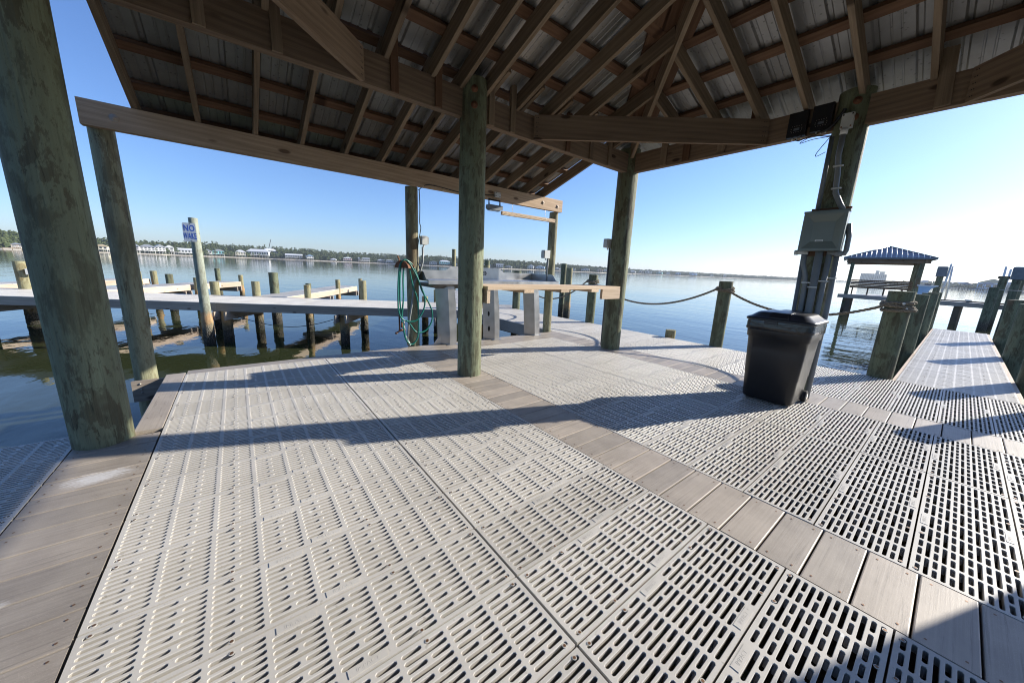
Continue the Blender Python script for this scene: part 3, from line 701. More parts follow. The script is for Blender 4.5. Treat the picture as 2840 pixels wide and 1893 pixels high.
for x, z in ((3.42, 2.235), (3.76, 2.215), (-1.42, 2.225)):
    b = MB(); b.tube([(x, 4.05, z), (x, 4.046, z)], 0.030, 18); b.tube([(x, 4.046, z), (x, 4.034, z)], 0.012, 6); b.build('bolt', 'fascia', fb)
# corner braces
def nails(o, pts):
    b = MB(); k = 8
    for x, z in pts:
        for yy in (-0.0196, 0.0196): b.add([(x+0.0045*math.cos(2*math.pi*j/k), yy, z+0.0045*math.sin(2*math.pi*j/k)) for j in range(k)], [tuple(range(k))])
    return b.build('nail_heads', 'hole', o, WM[o.name], local=True)
def brace(p0, p1):
    o = board('corner_brace', p0, p1, 0.038, 0.235, 'beam', sh); L = (Vector(p1)-Vector(p0)).length
    nails(o, [(x, z) for x in (0.025, 0.04, L-0.03, L-0.05) for z in (-0.03, -0.075, -0.12, -0.16, -0.205)]); return o
brace((1.90, 2.58, 2.731), (3.685, 1.00, 2.731)); brace((0.16, 2.58, 2.729), (-1.48, 1.02, 2.729))
brace((3.685, -0.29, 2.729), (2.10, -1.88, 2.729)); brace((-1.48, -0.29, 2.729), (0.1, -1.88, 2.729))
RD = 0.138
def rafter(p0, p1, w=0.038, mat='rafter'):   # given by centre of the underside
    off = Vector((0, 0, RD/math.cos(math.atan(SL)))); return board('rafter', Vector(p0)+off, Vector(p1)+off, w, RD, mat, sh)
fx = [-1.28, -0.84, -0.43, -0.03, 0.355, 0.755, 1.03, 1.285, 1.685, 2.07, 2.48, 2.90, 3.28]
YR = (YF+YB)/2
for x in fx:
    ye = YR if 0.78 < x < 1.40 else (x-1.07 if x >= 1.40 else 1.10-x)
    if ye > 2.45: continue
    rafter((x, 2.70, zf(2.70)), (x, ye+0.02, zf(ye+0.02)))
    yb = 2*YR-ye; rafter((x, -2.05, zf(2*YR+2.05)), (x, yb-0.02, zf(2*YR-yb+0.02)))
for y in [1.87, 1.475, 1.08, 0.70, 0.315, -0.085, -0.485, -0.885, -1.28, -1.66]:
    xe = (y+1.07) if y > YR else (2*YR-y+1.07)
    if xe < 3.45: rafter((3.90, y, zr(3.90)), (xe+0.02, y, zr(xe+0.02)))
    xw = 1.10-y if y > YR else 1.10-(2*YR-y)
    if xw > -1.3: rafter((-1.70, y, 2.722+SL*(-1.5+1.70)*-1), (xw-0.02, y, 2.722+SL*(xw+1.5)))
# hip rafters
zc = zf(YR)
apR, apL = (1.42, YR), (0.75, YR)
for c, a in (((3.86, 2.77), apR), ((3.86, 2*YR-2.77), apR), ((-1.66, 2.77), apL), ((-1.66, 2*YR-2.77), apL)):
    z0 = 2.722-SL*0.16; off = 0.14
    board('hip_rafter', (c[0], c[1], z0+off), (a[0], a[1], zc+off), 0.04, 0.20, 'rafter', sh)
board('ridge_board', (0.70, YR, zc+0.13), (1.47, YR, zc+0.13), 0.038, 0.22, 'rafter', sh)
# flat boards either side of the front right hip
def onfront(x, y, o): return (x, y, zf(y)+o)
PO = RD/math.cos(math.atan(SL))+0.004
nf = Vector((0, SL, 1)).normalized(); nr = Vector((SL, 0, 1)).normalized()
for d_ in (0.12, 0.27):
    p0 = Vector((3.72-d_, 2.62, zf(2.62)+PO+0.038)); p1 = Vector((1.42-d_, YR, zf(YR)+PO+0.038)); board('hip_board', p0, p1, 0.135, 0.036, 'purlin', sh, tuple(nf))
p0 = Vector((3.72, 2.62-0.13, zr(3.72)+PO+0.038)); p1 = Vector((1.45, YR-0.10, zr(1.45)+PO+0.038)); board('hip_board', p0, p1, 0.135, 0.036, 'purlin', sh, tuple(nr))
p0 = Vector((-1.52+0.12, 2.62, zf(2.62)+PO+0.038)); p1 = Vector((0.75+0.12, YR, zf(YR)+PO+0.038)); board('hip_board', p0, p1, 0.135, 0.036, 'purlin', sh, tuple(nf))
# purlins
for y in (2.37, 1.965, 1.555, 1.15, 0.745):
    board('purlin', onfront(1.10-y+0.05, y, PO+0.038), onfront(y+1.07-0.12, y, PO+0.038), 0.089, 0.038, 'purlin', sh, tuple(nf))
    yb = 2*YR-y; board('purlin', (1.10-y+0.05, yb, zf(y)+PO+0.038), (y+1.02, yb, zf(y)+PO+0.038), 0.089, 0.038, 'purlin', sh, (0, -SL, 1))
for x in (3.53, 3.125, 2.715, 2.305, 1.895):
    ye = x-1.07; board('purlin', (x, 2*YR-ye+0.05, zr(x)+PO+0.038), (x, ye-0.10, zr(x)+PO+0.038), 0.089, 0.038, 'purlin', sh, tuple(nr))
    xx = 2.2-x-0.03; board('purlin', (xx, 2*YR-ye+0.05, zr(x)+PO+0.038), (xx, ye-0.10, zr(x)+PO+0.038), 0.089, 0.038, 'purlin', sh, (-SL, 0, 1))
# lower front slope (its rafters lie a little higher and run out over the front beam)
def zl(y): return 2.337+SL*(4.05-y)
lx = [-1.292, -0.888, -0.458, -0.06, 0.373, 0.782, 1.088, 1.405, 1.83, 2.245, 2.66, 3.072, 3.445]
for x in lx:
    L0 = Vector((x, 4.38, zl(4.38))); L1 = Vector((x, 2.42, zl(2.42))); rafter(L0, L1)
for y in (4.36, 4.03, 3.615, 3.20, 2.80):
    board('purlin', (-1.31, y, zl(y)+PO+0.038), (3.462, y, zl(y)+PO+0.038), 0.089, 0.038, 'purlin', sh, tuple(nf))
# short upright blocks nailed to the ring beam beside the rafters
for i, (x, zt) in enumerate(((-0.775, 2.93), (-0.38, 2.92), (0.414, 2.93), (0.80, 2.90), (1.36, 2.90), (1.623, 2.93), (2.44, 2.90), (2.85, 2.87), (3.21, 2.86))):
    board('cleat_block', (x, 2.581, zt), (x, 2.581, 2.50), 0.064, 0.038, 'purlin' if i in (2, 3, 6) else 'rafter', sh, (0, -1, 0))
for i, (y, zt) in enumerate(((2.12, 2.86), (1.83, 2.86), (1.43, 2.86), (1.13, 2.86), (-0.135, 2.93), (-0.95, 2.86))):
    board('cleat_block', (3.681, y, zt), (3.681, y-(0.03 if i == 4 else 0), 2.51), 0.085, 0.036, 'purlin' if i in (1, 3) else 'rafter', sh, (-1, 0, 0))
# ribbed metal sheets
def ribs(a0, a1, pitch=0.229):
    """(position, height) profile"""
    out = []; k = math.floor(a0/pitch)*pitch
    while k < a1+pitch:
        for d, h in ((0, 0), (0.012, 0.017), (0.034, 0.017), (0.046, 0), (0.105, 0), (0.109, 0.004), (0.117, 0.004), (0.121, 0), (0.160, 0), (0.164, 0.004), (0.172, 0.004), (0.176, 0)):
            if a0 < k+d < a1: out.append((k+d, h))
        k += pitch
    return [(a0, 0)]+out+[(a1, 0)]
def sheet(name, a0, a1, lo, hi, pt):
    """pt(a, s, h) -> world; lo(a), hi(a) limits"""
    b = MB(); P = ribs(a0, a1); vs = []; n = 5
    for a, h in P:
        for i in range(n): s = lo(a)+(hi(a)-lo(a))*i/(n-1); vs.append(pt(a, s, h))
    fs = [(i*n+j, (i+1)*n+j, (i+1)*n+j+1, i*n+j+1) for i in range(len(P)-1) for j in range(n-1)]
    b.add(vs, fs); return b.build(name, 'roof', sh)
SO = PO+0.038+0.004
def hipy(x): return YR if apL[0] <= x <= apR[0] else (x-1.07 if x > apR[0] else 1.10-x)
sheet('roof_sheet', 3.49, 4.075, lambda a: 2.98, lambda a: min(2.978, hipy(a)), lambda a, s, h: (a, s, zf(s)+SO+h))
sheet('roof_sheet', -1.62, 3.489, lambda a: min(2.66, max(hipy(a), YR)+4) if False else 2.66, lambda a: min(2.655, hipy(a)), lambda a, s, h: (a, s, zf(s)+SO+h))
sheet('roof_sheet', -1.80, 3.95, lambda a: -2.15, lambda a: 2*YR-hipy(a), lambda a, s, h: (a, s, zf(2*YR-s)+SO+h))
def hipx(y): return y+1.07 if y > YR else 2*YR-y+1.07
sheet('roof_sheet', -2.15, 3.0, lambda a: 4.09, lambda a: min(4.088, hipx(a)), lambda a, s, h: (s, a, zr(s)+SO+h))
sheet('roof_sheet', -2.15, 2.88, lambda a: -1.78, lambda a: max(-1.779, 2.17-hipx(a)), lambda a, s, h: (s, a, 2.722+SL*(s+1.5)+SO+h))
sheet('roof_sheet', -1.34, 3.49, lambda a: 4.45, lambda a: 2.36, lambda a, s, h: (a, s, zl(s)+SO+h))
for c, a in (((4.05, 2.98), apR), ((3.96, 2*YR-2.87), apR), ((-1.79, 2.87), apL), ((-1.79, 2*YR-2.87), apL)):
    z0 = 2.722-SL*0.26+SO+0.03; board('ridge_cap', (c[0], c[1], z0), (a[0], a[1], zc+SO+0.03), 0.2, 0.004, 'roof', sh)

# ------------------------------------------------------------------ things fixed to the shelter
# power cabinet
cab = thing('power_cabinet', (3.56, 0.35, 1.59), 'grey green electrical cabinet with a raised panel door on the right pole', 'electrical box')
b = MB(); b.box(3.52, 3.62, 0.205, 0.495, 1.425, 1.755); b.build('body', 'grey_box', cab)
# door as a shallow picture-frame pyramid facing -x
b = MB(); y0, y1, z0, z1 = 0.198, 0.502, 1.42, 1.762
lo = [(y0, z0), (y1, z0), (y1, z1), (y0, z1)]; def_in = lambda d: [(y0+d, z0+d), (y1-d, z0+d), (y1-d, z1-d), (y0+d, z1-d)]
vs = [(3.519, y, z) for y, z in lo]+[(3.490, y, z) for y, z in lo]+[(3.490, y, z) for y, z in def_in(0.022)]+[(3.5165, y, z) for y, z in [(y0+0.075, z0+0.085), (y1-0.075, z0+0.085), (y1-0.075, z1-0.085), (y0+0.075, z1-0.085)]]
fs = []
for k in range(3): fs += [(k*4+i, k*4+(i+1) % 4, (k+1)*4+(i+1) % 4, (k+1)*4+i) for i in range(4)]
fs.append((12, 13, 14, 15)); b.add([v for v in vs], [f[::-1] for f in fs]); b.build('door', 'grey_box', cab)
b = MB(); b.box(3.505, 3.55, 0.19, 0.51, 1.757, 1.775); b.build('drip_edge', 'grey_box', cab)
b = MB(); b.box(3.5135, 3.5160, 0.335, 0.392, 1.505, 1.520); b.build('name_strip', 'white', cab)
b = MB(); b.box(3.5122, 3.5134, 0.341, 0.384, 1.510, 1.515); b.build('name_strip_print', 'grey_box', cab)
for z, nm in ((1.79, 'upper'), (1.405, 'lower')):
    o = board('mounting_board', (3.628, 0.205, z+0.02), (3.628, 0.485, z+0.02), 0.03, 0.045, 'purlin', None); tag(o, 'short brown board across the right pole just '+('above' if nm == 'upper' else 'below')+' the electrical cabinet', 'board')
def conduit(path, r, label, mat='pvc', clips=()):
    b = MB(); b.tube(path, r, 12); o = b.build('conduit', mat); tag(o, label, 'conduit', 'conduits on the right pole')
    for c in clips:
        b = MB(); b.box(c[0]-0.004, c[0]+0.02, c[1]-0.034, c[1]+0.034, c[2]-0.006, c[2]+0.006); b.build('strap', 'white_pl', o)
    return o
conduit([(3.60, 0.445, 2.42), (3.605, 0.44, 1.80)], 0.018, 'thin dark conduit rising from the cabinet to the black boxes', 'sheet_grey')
conduit([(3.615, 0.375, 2.43), (3.61, 0.375, 2.25), (3.605, 0.352, 2.10), (3.605, 0.345, 2.0), (3.60, 0.335, 1.93), (3.59, 0.285, 1.83), (3.58, 0.255, 1.78)], 0.021, 'bent grey conduit from the junction box down to the cabinet top', clips=[(3.586, 0.358, 2.16), (3.582, 0.338, 1.97)])
conduit([(3.60, 0.475, 1.40), (3.60, 0.458, 0.8), (3.60, 0.45, -0.3)], 0.016, 'outermost thin conduit below the cabinet, left of the bent one', 'sheet_grey')
conduit([(3.60, 0.468, 1.39), (3.60, 0.462, 1.30), (3.605, 0.43, 1.20), (3.605, 0.415, 1.10), (3.605, 0.408, 0.9), (3.605, 0.41, -0.3)], 0.022, 'conduit with a swan neck bend under the left of the cabinet', clips=[(3.575, 0.405, 1.13)])
conduit([(3.60, 0.358, 1.42), (3.60, 0.345, 0.85), (3.60, 0.34, -0.3)], 0.030, 'thickest straight conduit under the middle of the cabinet', clips=[(3.563, 0.350, 1.09)])
conduit([(3.61, 0.285, 1.42), (3.61, 0.280, 0.85), (3.61, 0.28, -0.3)], 0.022, 'straight conduit under the right half of the cabinet', clips=[(3.58, 0.282, 1.15)])
conduit([(3.64, 0.235, 1.42), (3.65, 0.225, 0.85), (3.65, 0.225, -0.3)], 0.024, 'rightmost conduit on the sunlit edge of the pole', clips=[(3.615, 0.232, 1.18)])
b = MB(); b.tube([(3.595, 0.53, 1.412), (3.595, 0.44, 1.412)], 0.021, 12); b.tube([(3.595, 0.545, 1.412), (3.595, 0.52, 1.412)], 0.024, 12); b.tube([(3.595, 0.475, 1.395), (3.595, 0.475, 1.43)], 0.028, 12)
tag(b.build('pipe_elbow', 'white_pl'), 'pale pipe elbow at the lower left corner of the cabinet', 'pipe fitting')
b = MB(); b.tube([(3.60, 0.30, 1.415), (3.60, 0.21, 1.397), (3.60, 0.183, 1.40), (3.605, 0.176, 1.43), (3.61, 0.180, 1.55), (3.62, 0.20, 1.66)], 0.020, 12); b.tube([(3.60, 0.245, 1.405), (3.60, 0.195, 1.397)], 0.027, 12)
tag(b.build('pipe_elbow', 'pvc'), 'grey pipe looping round the lower right corner of the cabinet', 'pipe fitting')
jb = thing('junction_box', (3.60, 0.365, 2.52), 'small grey junction box high on the right pole with rusty screws', 'junction box')
b = MB(); b.box(3.595, 3.64, 0.325, 0.405, 2.47, 2.59); b.build('body', 'white_pl', jb)
b = MB(); b.tube([(3.612, 0.372, 2.47), (3.612, 0.374, 2.425)], 0.027, 14); b.build('collar', 'white', jb)
for y, z in ((0.335, 2.578), (0.395, 2.578), (0.335, 2.482), (0.395, 2.482)):
    b = MB(); b.tube([(3.596, y, z), (3.592, y, z)], 0.006, 8); b.build('screw', 'rust' if z < 2.5 else 'hole', jb)
for i, (y0, y1, z0, z1, l) in enumerate(((0.665, 0.812, 2.50, 2.715, 'left of two black control boxes hung on the right beam'), (0.485, 0.632, 2.51, 2.728, 'right of two black control boxes, next to the pole top'))):
    d = thing('control_box', (3.65, (y0+y1)/2, z0), l, 'control box', 'black control boxes on the beam')
    b = MB(); b.box(3.64, 3.695, y0, y1, z0, z1); b.build('body', 'black', d)
    ym = (y0+y1)/2; b = MB(); b.box(3.6375, 3.6395, ym-0.022, ym+0.022, z0+0.055, z0+0.075); b.build('display', 'sheet_grey', d)
    b = MB()
    for k in range(5):
        for zz in (z0+0.04, z0+0.092): b.box(3.638, 3.6395, ym-0.035+k*0.0175-0.003, ym-0.035+k*0.0175+0.003, zz-0.0025, zz+0.0025)
    for zz in (z0+0.055, z0+0.07): b.box(3.638, 3.6395, ym-0.044, ym-0.038, zz-0.0025, zz+0.0025); b.box(3.638, 3.6395, ym+0.038, ym+0.044, zz-0.0025, zz+0.0025)
    b.build('button_marks', 'steel', d)
    for k in range(3):
        b = MB(); b.tube([(3.665, y0+0.03+k*0.035, z0), (3.665, y0+0.03+k*0.035, z0-0.022)], 0.007, 8); b.build('connector', 'steel' if k == 0 else 'white_pl', d)
def wire(pts, r, label, name='wire', n=24):
    # Catmull-Rom through points
    P = [Vector(p) for p in pts]; P = [P[0]]+P+[P[-1]]; out = []
    for i in range(1, len(P)-2):
        for j in range(n//(len(P)-3)+2):
            t = j/(n//(len(P)-3)+2); a, b_, c, d = P[i-1], P[i], P[i+1], P[i+2]
            out.append(0.5*((2*b_)+(c-a)*t+(2*a-5*b_+4*c-d)*t*t+(3*b_-a-3*c+d)*t**3))
    out.append(P[-2]); b = MB(); b.tube(out, r, 6); o = b.build(name, 'cable'); return tag(o, label, 'wire') if label else o
wire([(3.66, 0.74, 2.48), (3.64, 0.70, 2.455), (3.62, 0.60, 2.47), (3.61, 0.50, 2.44), (3.60, 0.45, 2.43)], 0.004, 'black wire looping from the left control box to the conduit')
wire([(3.66, 0.57, 2.49), (3.63, 0.63, 2.46), (3.61, 0.68, 2.42), (3.60, 0.58, 2.43), (3.60, 0.455, 2.425)], 0.003, 'thin slack wire hanging below the control boxes')
wire([(3.60, 0.46, 2.42), (3.60, 0.50, 2.36), (3.60, 0.535, 2.30), (3.60, 0.53, 2.275), (3.60, 0.47, 2.30)], 0.003, 'loose wire end dangling beside the thin conduit')
wire([(3.66, 0.55, 2.50), (3.64, 0.48, 2.52), (3.63, 0.42, 2.60), (3.62, 0.40, 2.64)], 0.014, 'bundle of black cables between the right control box and pole')
# cable along the front beam and down the post
b = MB(); wire([(3.0-2.4+0.66, 4.12, 2.10), (1.34, 4.04, 2.165), (1.55, 4.04, 2.17), (1.75, 4.04, 2.155), (2.0, 4.04, 2.15), (2.3, 4.04, 2.185), (2.42, 4.04, 2.20)], 0.0055, 'black cable stapled along the lower edge of the front beam')
wire([(1.27, 4.12, 2.11), (1.285, 4.14, 1.9), (1.28, 4.14, 1.70), (1.295, 4.14, 1.62), (1.26, 4.14, 1.45), (1.24, 4.14, 1.3), (1.235, 4.14, 1.2), (1.27, 4.12, 1.08)], 0.0055, 'black cable running down the post behind the hose')
def lampbox(name, c, s, face, label, parent_group):
    d = thing(name, c, label, 'light fixture', parent_group)
    x, y, z = c; b = MB(); b.box(x-s[0]/2, x+s[0]/2, y-s[1]/2, y+s[1]/2, z-s[2]/2, z+s[2]/2); b.build('housing', 'white_pl', d)
    b = MB(); fx_, fy_ = face
    if fy_: b.box(x-s[0]*0.36, x+s[0]*0.36, y+fy_*s[1]/2-0.004, y+fy_*s[1]/2+0.012*fy_+0.004, z-s[2]*0.36, z+s[2]*0.36)
    else: b.box(x+fx_*s[0]/2-0.004, x+fx_*s[0]/2+0.02*fx_+0.004, y-s[1]*0.38, y+s[1]*0.38, z-s[2]*0.38, z+s[2]*0.38)
    b.build('cover', 'lens', d); b = MB(); b.tube([(x, y, z-s[2]/2), (x, y, z-s[2]/2-0.03)], 0.012, 10); b.build('gland', 'white', d)
    return d
lampbox('outlet_box', (1.325, 4.12, 1.465), (0.075, 0.09, 0.115), (1, 0), 'weatherproof outlet box with clear cover on the post with the hose', 'outlet boxes')
lampbox('outlet_box', (3.65, 4.15, 1.41), (0.13, 0.09, 0.14), (-1, 0), 'clear covered outlet box on the post at the end of the front beam', 'outlet boxes')
lampbox('outlet_box', (3.625, 2.80, 1.56), (0.11, 0.08, 0.125), (-1, 0), 'dark sided outlet box on the left of the far right shelter pole', 'outlet boxes')
tag(conduit([(1.31, 4.12, 1.38), (1.31, 4.12, 1.18), (1.27, 4.115, 1.05), (1.18, 4.11, 0.90), (1.14, 4.11, 0.6), (1.08, 4.10, 0.30), (1.065, 4.10, 0.03)], 0.013, 'grey conduit curving down the post behind the hose'), group='conduits on posts')
tag(conduit([(3.70, 4.14, 1.33), (3.70, 4.14, 0.95)], 0.013, 'short conduit below the outlet box at the end post'), group='conduits on posts')
tag(conduit([(3.672, 2.80, 1.50), (3.678, 2.795, 0.6), (3.683, 2.795, 0.02)], 0.013, 'long straight conduit down the left side of the far right pole', 'sheet_grey'), group='conduits on posts')
# floodlight under the front beam
fl = thing('floodlight', (2.42, 4.05, 2.14), 'floodlight with a black yoke hanging under the front beam', 'floodlight')
b = MB(); b.tube([(2.325, 4.03, 2.03), (2.32, 4.03, 2.128), (2.52, 4.03, 2.128), (2.525, 4.03, 2.03)], 0.013, 8); b.build('yoke', 'black', fl)
b = MB(); b.prism([(2.30, 2.055), (2.545, 2.055), (2.545, 2.0), (2.50, 1.985), (2.33, 1.985), (2.30, 2.005)], 0, 0.10, T(0, 4.08, 0) @ Matrix.Rotation(R_(90), 4, 'X')); b.build('head', 'sheet_grey', fl)
b = MB(); b.prism([(2.325, 1.984), (2.51, 1.984), (2.51, 1.976), (2.325, 1.976)], 0.012, 0.088, T(0, 4.08, 0) @ Matrix.Rotation(R_(90), 4, 'X')); b.build('lens', 'lens', fl)
jb = thing('junction_box', (2.47, 4.03, 2.2), 'small grey junction box on the front beam above the floodlight', 'junction box')
b = MB(); b.box(2.42, 2.52, 4.01, 4.049, 2.175, 2.245); b.build('body', 'white_pl', jb)
for x, z in ((2.435, 2.235), (2.505, 2.235), (2.435, 2.188), (2.505, 2.188)):
    b = MB(); b.tube([(x, 4.011, z), (x, 4.006, z)], 0.006, 8); b.build('screw', 'rust' if z < 2.2 else 'hole', jb)
# hanging rack with nails
rk = thing('hanging_rack', (3.14, 4.05, 1.975), 'wooden rail with a row of nails hung on hooks under the front beam', 'rack')
board('rail', (2.575, 4.05, 1.998), (3.712, 4.05, 2.002), 0.045, 0.055, 'counter', rk)
for x in (2.78, 3.487):
    b = MB(); b.tube([(x, 4.05, 2.135), (x, 4.05, 2.09), (x-0.008, 4.05, 2.075), (x, 4.05, 2.06), (x+0.008, 4.05, 2.072)], 0.0028, 6)
    b.tube([(x, 4.05, 2.06), (x+0.007, 4.05, 2.05), (x, 4.05, 2.04), (x-0.007, 4.05, 2.05), (x, 4.05, 2.06)], 0.0028, 6); b.tube([(x, 4.05, 2.04), (x, 4.05, 2.0)], 0.0028, 6); b.build('hook', 'steel', rk)
for i in range(11):
    x = 2.64+i*0.103; b = MB(); b.tube([(x, 4.028, 1.972), (x-0.012, 3.99, 1.963), (x-0.008, 3.985, 1.978)], 0.0028, 6); b.build('nail', 'steel', rk)

# ------------------------------------------------------------------ fish cleaning table
ft = thing('fish_cleaning_table', (2.53, 4.2, 0), 'long aluminium fish cleaning table with raised back on splayed legs', 'fish cleaning table')
b = MB(); b.box(1.292, 3.768, 3.905, 4.64, 0.925, 0.938); b.box(1.292, 3.768, 3.897, 3.9048, 0.885, 0.940); b.build('tabletop', 'alu', ft)
# under tray (slopes in towards the legs)
b = MB(); rings = []
for x, zt, zb in ((1.292, 0.885, 0.884), (1.36, 0.885, 0.845), (1.46, 0.885, 0.822), (3.60, 0.885, 0.822), (3.70, 0.885, 0.845), (3.768, 0.885, 0.884)):
    rings.append([(x, 3.91, zt), (x, 4.63, zt), (x, 4.55, zb), (x, 4.0, zb)])
b.ring(rings, True, True); b.build('tray', 'alu', ft)
pr = [(1.292, 0.938), (3.768, 0.938), (3.768, 1.055), (3.74, 1.058), (3.09, 1.058), (2.98, 1.130), (2.03, 1.130), (1.92, 1.062), (1.31, 1.062), (1.292, 1.05)]
b = MB(); b.prism(pr, 0, 0.006, T(0, 4.642, 0) @ Matrix.Rotation(R_(90), 4, 'X')); b.build('backsplash', 'alu', ft)
for x in (1.286, 3.769):
    b = MB(); b.prism([(3.90, 0.938), (4.64, 0.938), (4.64, 1.06), (4.09, 1.057), (4.05, 1.045), (3.965, 0.95), (3.90, 0.945)], 0, 0.006, T(x, 0, 0) @ Matrix(((0, 0, 1, 0), (1, 0, 0, 0), (0, 1, 0, 0), (0, 0, 0, 1)))); b.build('end_panel', 'alu', ft)
def capsule_pts(cx, cz, hw, r, n=8):
    return [(cx+hw+r*math.cos(a), cz+r*math.sin(a)) for a in [-math.pi/2+math.pi*i/n for i in range(n+1)]]+[(cx-hw+r*math.cos(a), cz+r*math.sin(a)) for a in [math.pi/2+math.pi*i/n for i in range(n+1)]]
RX = Matrix.Rotation(R_(90), 4, 'X')
lg = thing('maker_badge', (2.6, 4.63, 1.033), 'black oval badge with a white wheel emblem on the table back', 'badge')
bpy.data.objects.remove(lg)
b = MB(); b.prism(capsule_pts(2.56, 1.034, 0.12, 0.036), 0, 0.002, T(0, 4.6355, 0) @ RX); bd = b.build('badge', 'black', ft)
b = MB()
def annulus(b, cx, cz, r0, r1, y, n=28):
    b.add([(cx+r*math.cos(2*math.pi*i/n), y, cz+r*math.sin(2*math.pi*i/n)) for r in (r0, r1) for i in range(n)], [(i, (i+1) % n, n+(i+1) % n, n+i) for i in range(n)])
annulus(b, 2.665, 1.034, 0.020, 0.026, 4.6325)
for k in range(3):
    a = math.pi/2+k*2*math.pi/3; d = Vector((math.cos(a), 0, math.sin(a))); p = Vector((-d.z, 0, d.x)); c = Vector((2.665, 4.6325, 1.034))
    b.add([c-p*0.002, c+p*0.002, c+d*0.021+p*0.006, c+d*0.021-p*0.006], [(0, 1, 2, 3)])
for i in (0,): annulus(b, 2.56, 1.034, 0.0, 0.0001, 4.6325)
b.build('emblem', 'white', bd)
text_mesh('K', 0.055, 0.0004, 'lettering', 'white', bd, T(2.615, 4.6322, 1.034) @ RX, True)
def leg(xt0, xt1, xb0, xb1, holes):
    """front face between xt0..xt1 at the top and xb0..xb1 at the floor; left cheek splays back"""
    b = MB(); rings = []
    for t in (0.0, 0.25, 0.5, 0.75, 1.0):
        z = 0.004+(0.85-0.004)*t; a = xb0+(xt0-xb0)*t; c = xb1+(xt1-xb1)*t; bow = 0.018*math.sin(math.pi*t)
        rings.append([(a+bow*0.3, 3.955, z), (c+bow, 3.955, z), (c+bow, 4.095, z), (a-0.13+bow*0.3, 4.095, z)])
    b.ring(rings, True, True); L = b.build('leg', 'alu', ft)
    b = MB(); b.box(xb0-0.05, xb1+0.025, 3.925, 4.097, 0.0015, 0.006); b.build('foot_plate', 'alu', L)
    if holes:
        for z, w in ((0.60, 0.012), (0.42, 0.02), (0.18, 0.022)):
            t = z/0.85; a = xb0+(xt0-xb0)*t; b = MB(); mid = Vector((a-0.062, 4.022, z)); ux = Vector((-0.13, 0.14, 0)).normalized(); nn = Vector((-0.14, -0.13, 0)).normalized(); k = 20
            b.add([mid+ux*w*0.8*math.cos(2*math.pi*j/k)+Vector((0, 0, 1))*w*2.0*math.sin(2*math.pi*j/k)+nn*0.0015 for j in range(k)], [tuple(range(k))]); b.build('dark_oval', 'hole', L)  # flat dark ovals on the cheek, painted shade in place of holes
    return L
leg(1.607, 1.713, 1.650, 1.757, False)
leg(2.405, 2.477, 2.453, 2.545, True)
leg(3.235, 3.335, 3.318, 3.427, False)
b = MB(); b.add([(1.43, 4.06, 0.006), (1.645, 4.06, 0.006), (1.60, 4.06, 0.21), (1.43, 4.066, 0.006), (1.645, 4.066, 0.006), (1.60, 4.066, 0.21)], [(0, 1, 2), (5, 4, 3), (0, 3, 4, 1), (1, 4, 5, 2), (2, 5, 3, 0)]); b.build('gusset', 'alu', ft)

# ------------------------------------------------------------------ wooden counter between two poles
ct = thing('wooden_counter', (2.45, 2.7, 0.95), 'narrow pine counter fixed between two shelter poles in front of the table', 'counter')
for y in (2.56, 2.70, 2.84): board('top_board', (1.305, y, 0.952+(y-2.56)*0.004), (3.595, y, 0.952), 0.137, 0.038, 'counter', ct)
for x in (1.875, 2.465, 3.04): board('cleat', (x, 2.49, 0.9135), (x, 2.92, 0.9135), 0.145, 0.036, 'counter', ct)
board('bracket', (3.20, 2.51, 0.9135), (3.60, 2.51, 0.9135), 0.038, 0.135, 'counter', ct)
board('bracket', (1.325, 2.50, 0.9135), (1.325, 2.92, 0.9135), 0.038, 0.14, 'counter', ct)
board('bracket', (1.29, 2.58, 0.9135), (1.29, 2.92, 0.9135), 0.03, 0.20, 'rafter', ct)

# ------------------------------------------------------------------ hose on a rusty hanger
hg = thing('hose_hanger', (1.0, 4.02, 1.09), 'rusty half round iron hanger with a spike on the hose post', 'hose hanger')
ax = Vector((0.80, 0.6, 0)).normalized(); lt = Vector((0.6, -0.8, 0)); lt = Vector((-ax.y, ax.x, 0))*-1
c0 = Vector((0.945, 3.96, 1.088)); k = 14
rings = []
for s, r in ((0, 0.098), (0.012, 0.098), (0.0121, 0.082), (0.15, 0.082), (0.1501, 0.096), (0.16, 0.096)):
    rings.append([c0+ax*s+lt*(-r*math.cos(math.pi*j/k))+Vector((0, 0, r*math.sin(math.pi*j/k))) for j in range(k+1)])
b = MB(); b.ring(rings, True, True); b.build('drum', 'rust', hg)
b = MB(); b.tube([c0+Vector((0.0, 0.02, 0.05)), c0+Vector((-0.045, 0.0, 0.155))], 0.008, 6); b.build('spike', 'rust', hg)
b = MB(); b.tube([c0+ax*0.15+Vector((0, 0, 0.02)), Vector((1.15, 4.17, 1.10))], 0.014, 8); b.build('arm', 'rust', hg)
def HP(px, py, y): return Vector((0.894+(px-160)*0.00104, y, 0.898-(py-600)*0.00104))
def crom(P, n=10):
    P = [P[0]]+P+[P[-1]]; out = []
    for i in range(1, len(P)-2):
        for j in range(n):
            t = j/n; a, b_, c, d = P[i-1], P[i], P[i+1], P[i+2]; out.append(0.5*((2*b_)+(c-a)*t+(2*a-5*b_+4*c-d)*t*t+(3*b_-a-3*c+d)*t**3))
    out.append(P[-2]); return out
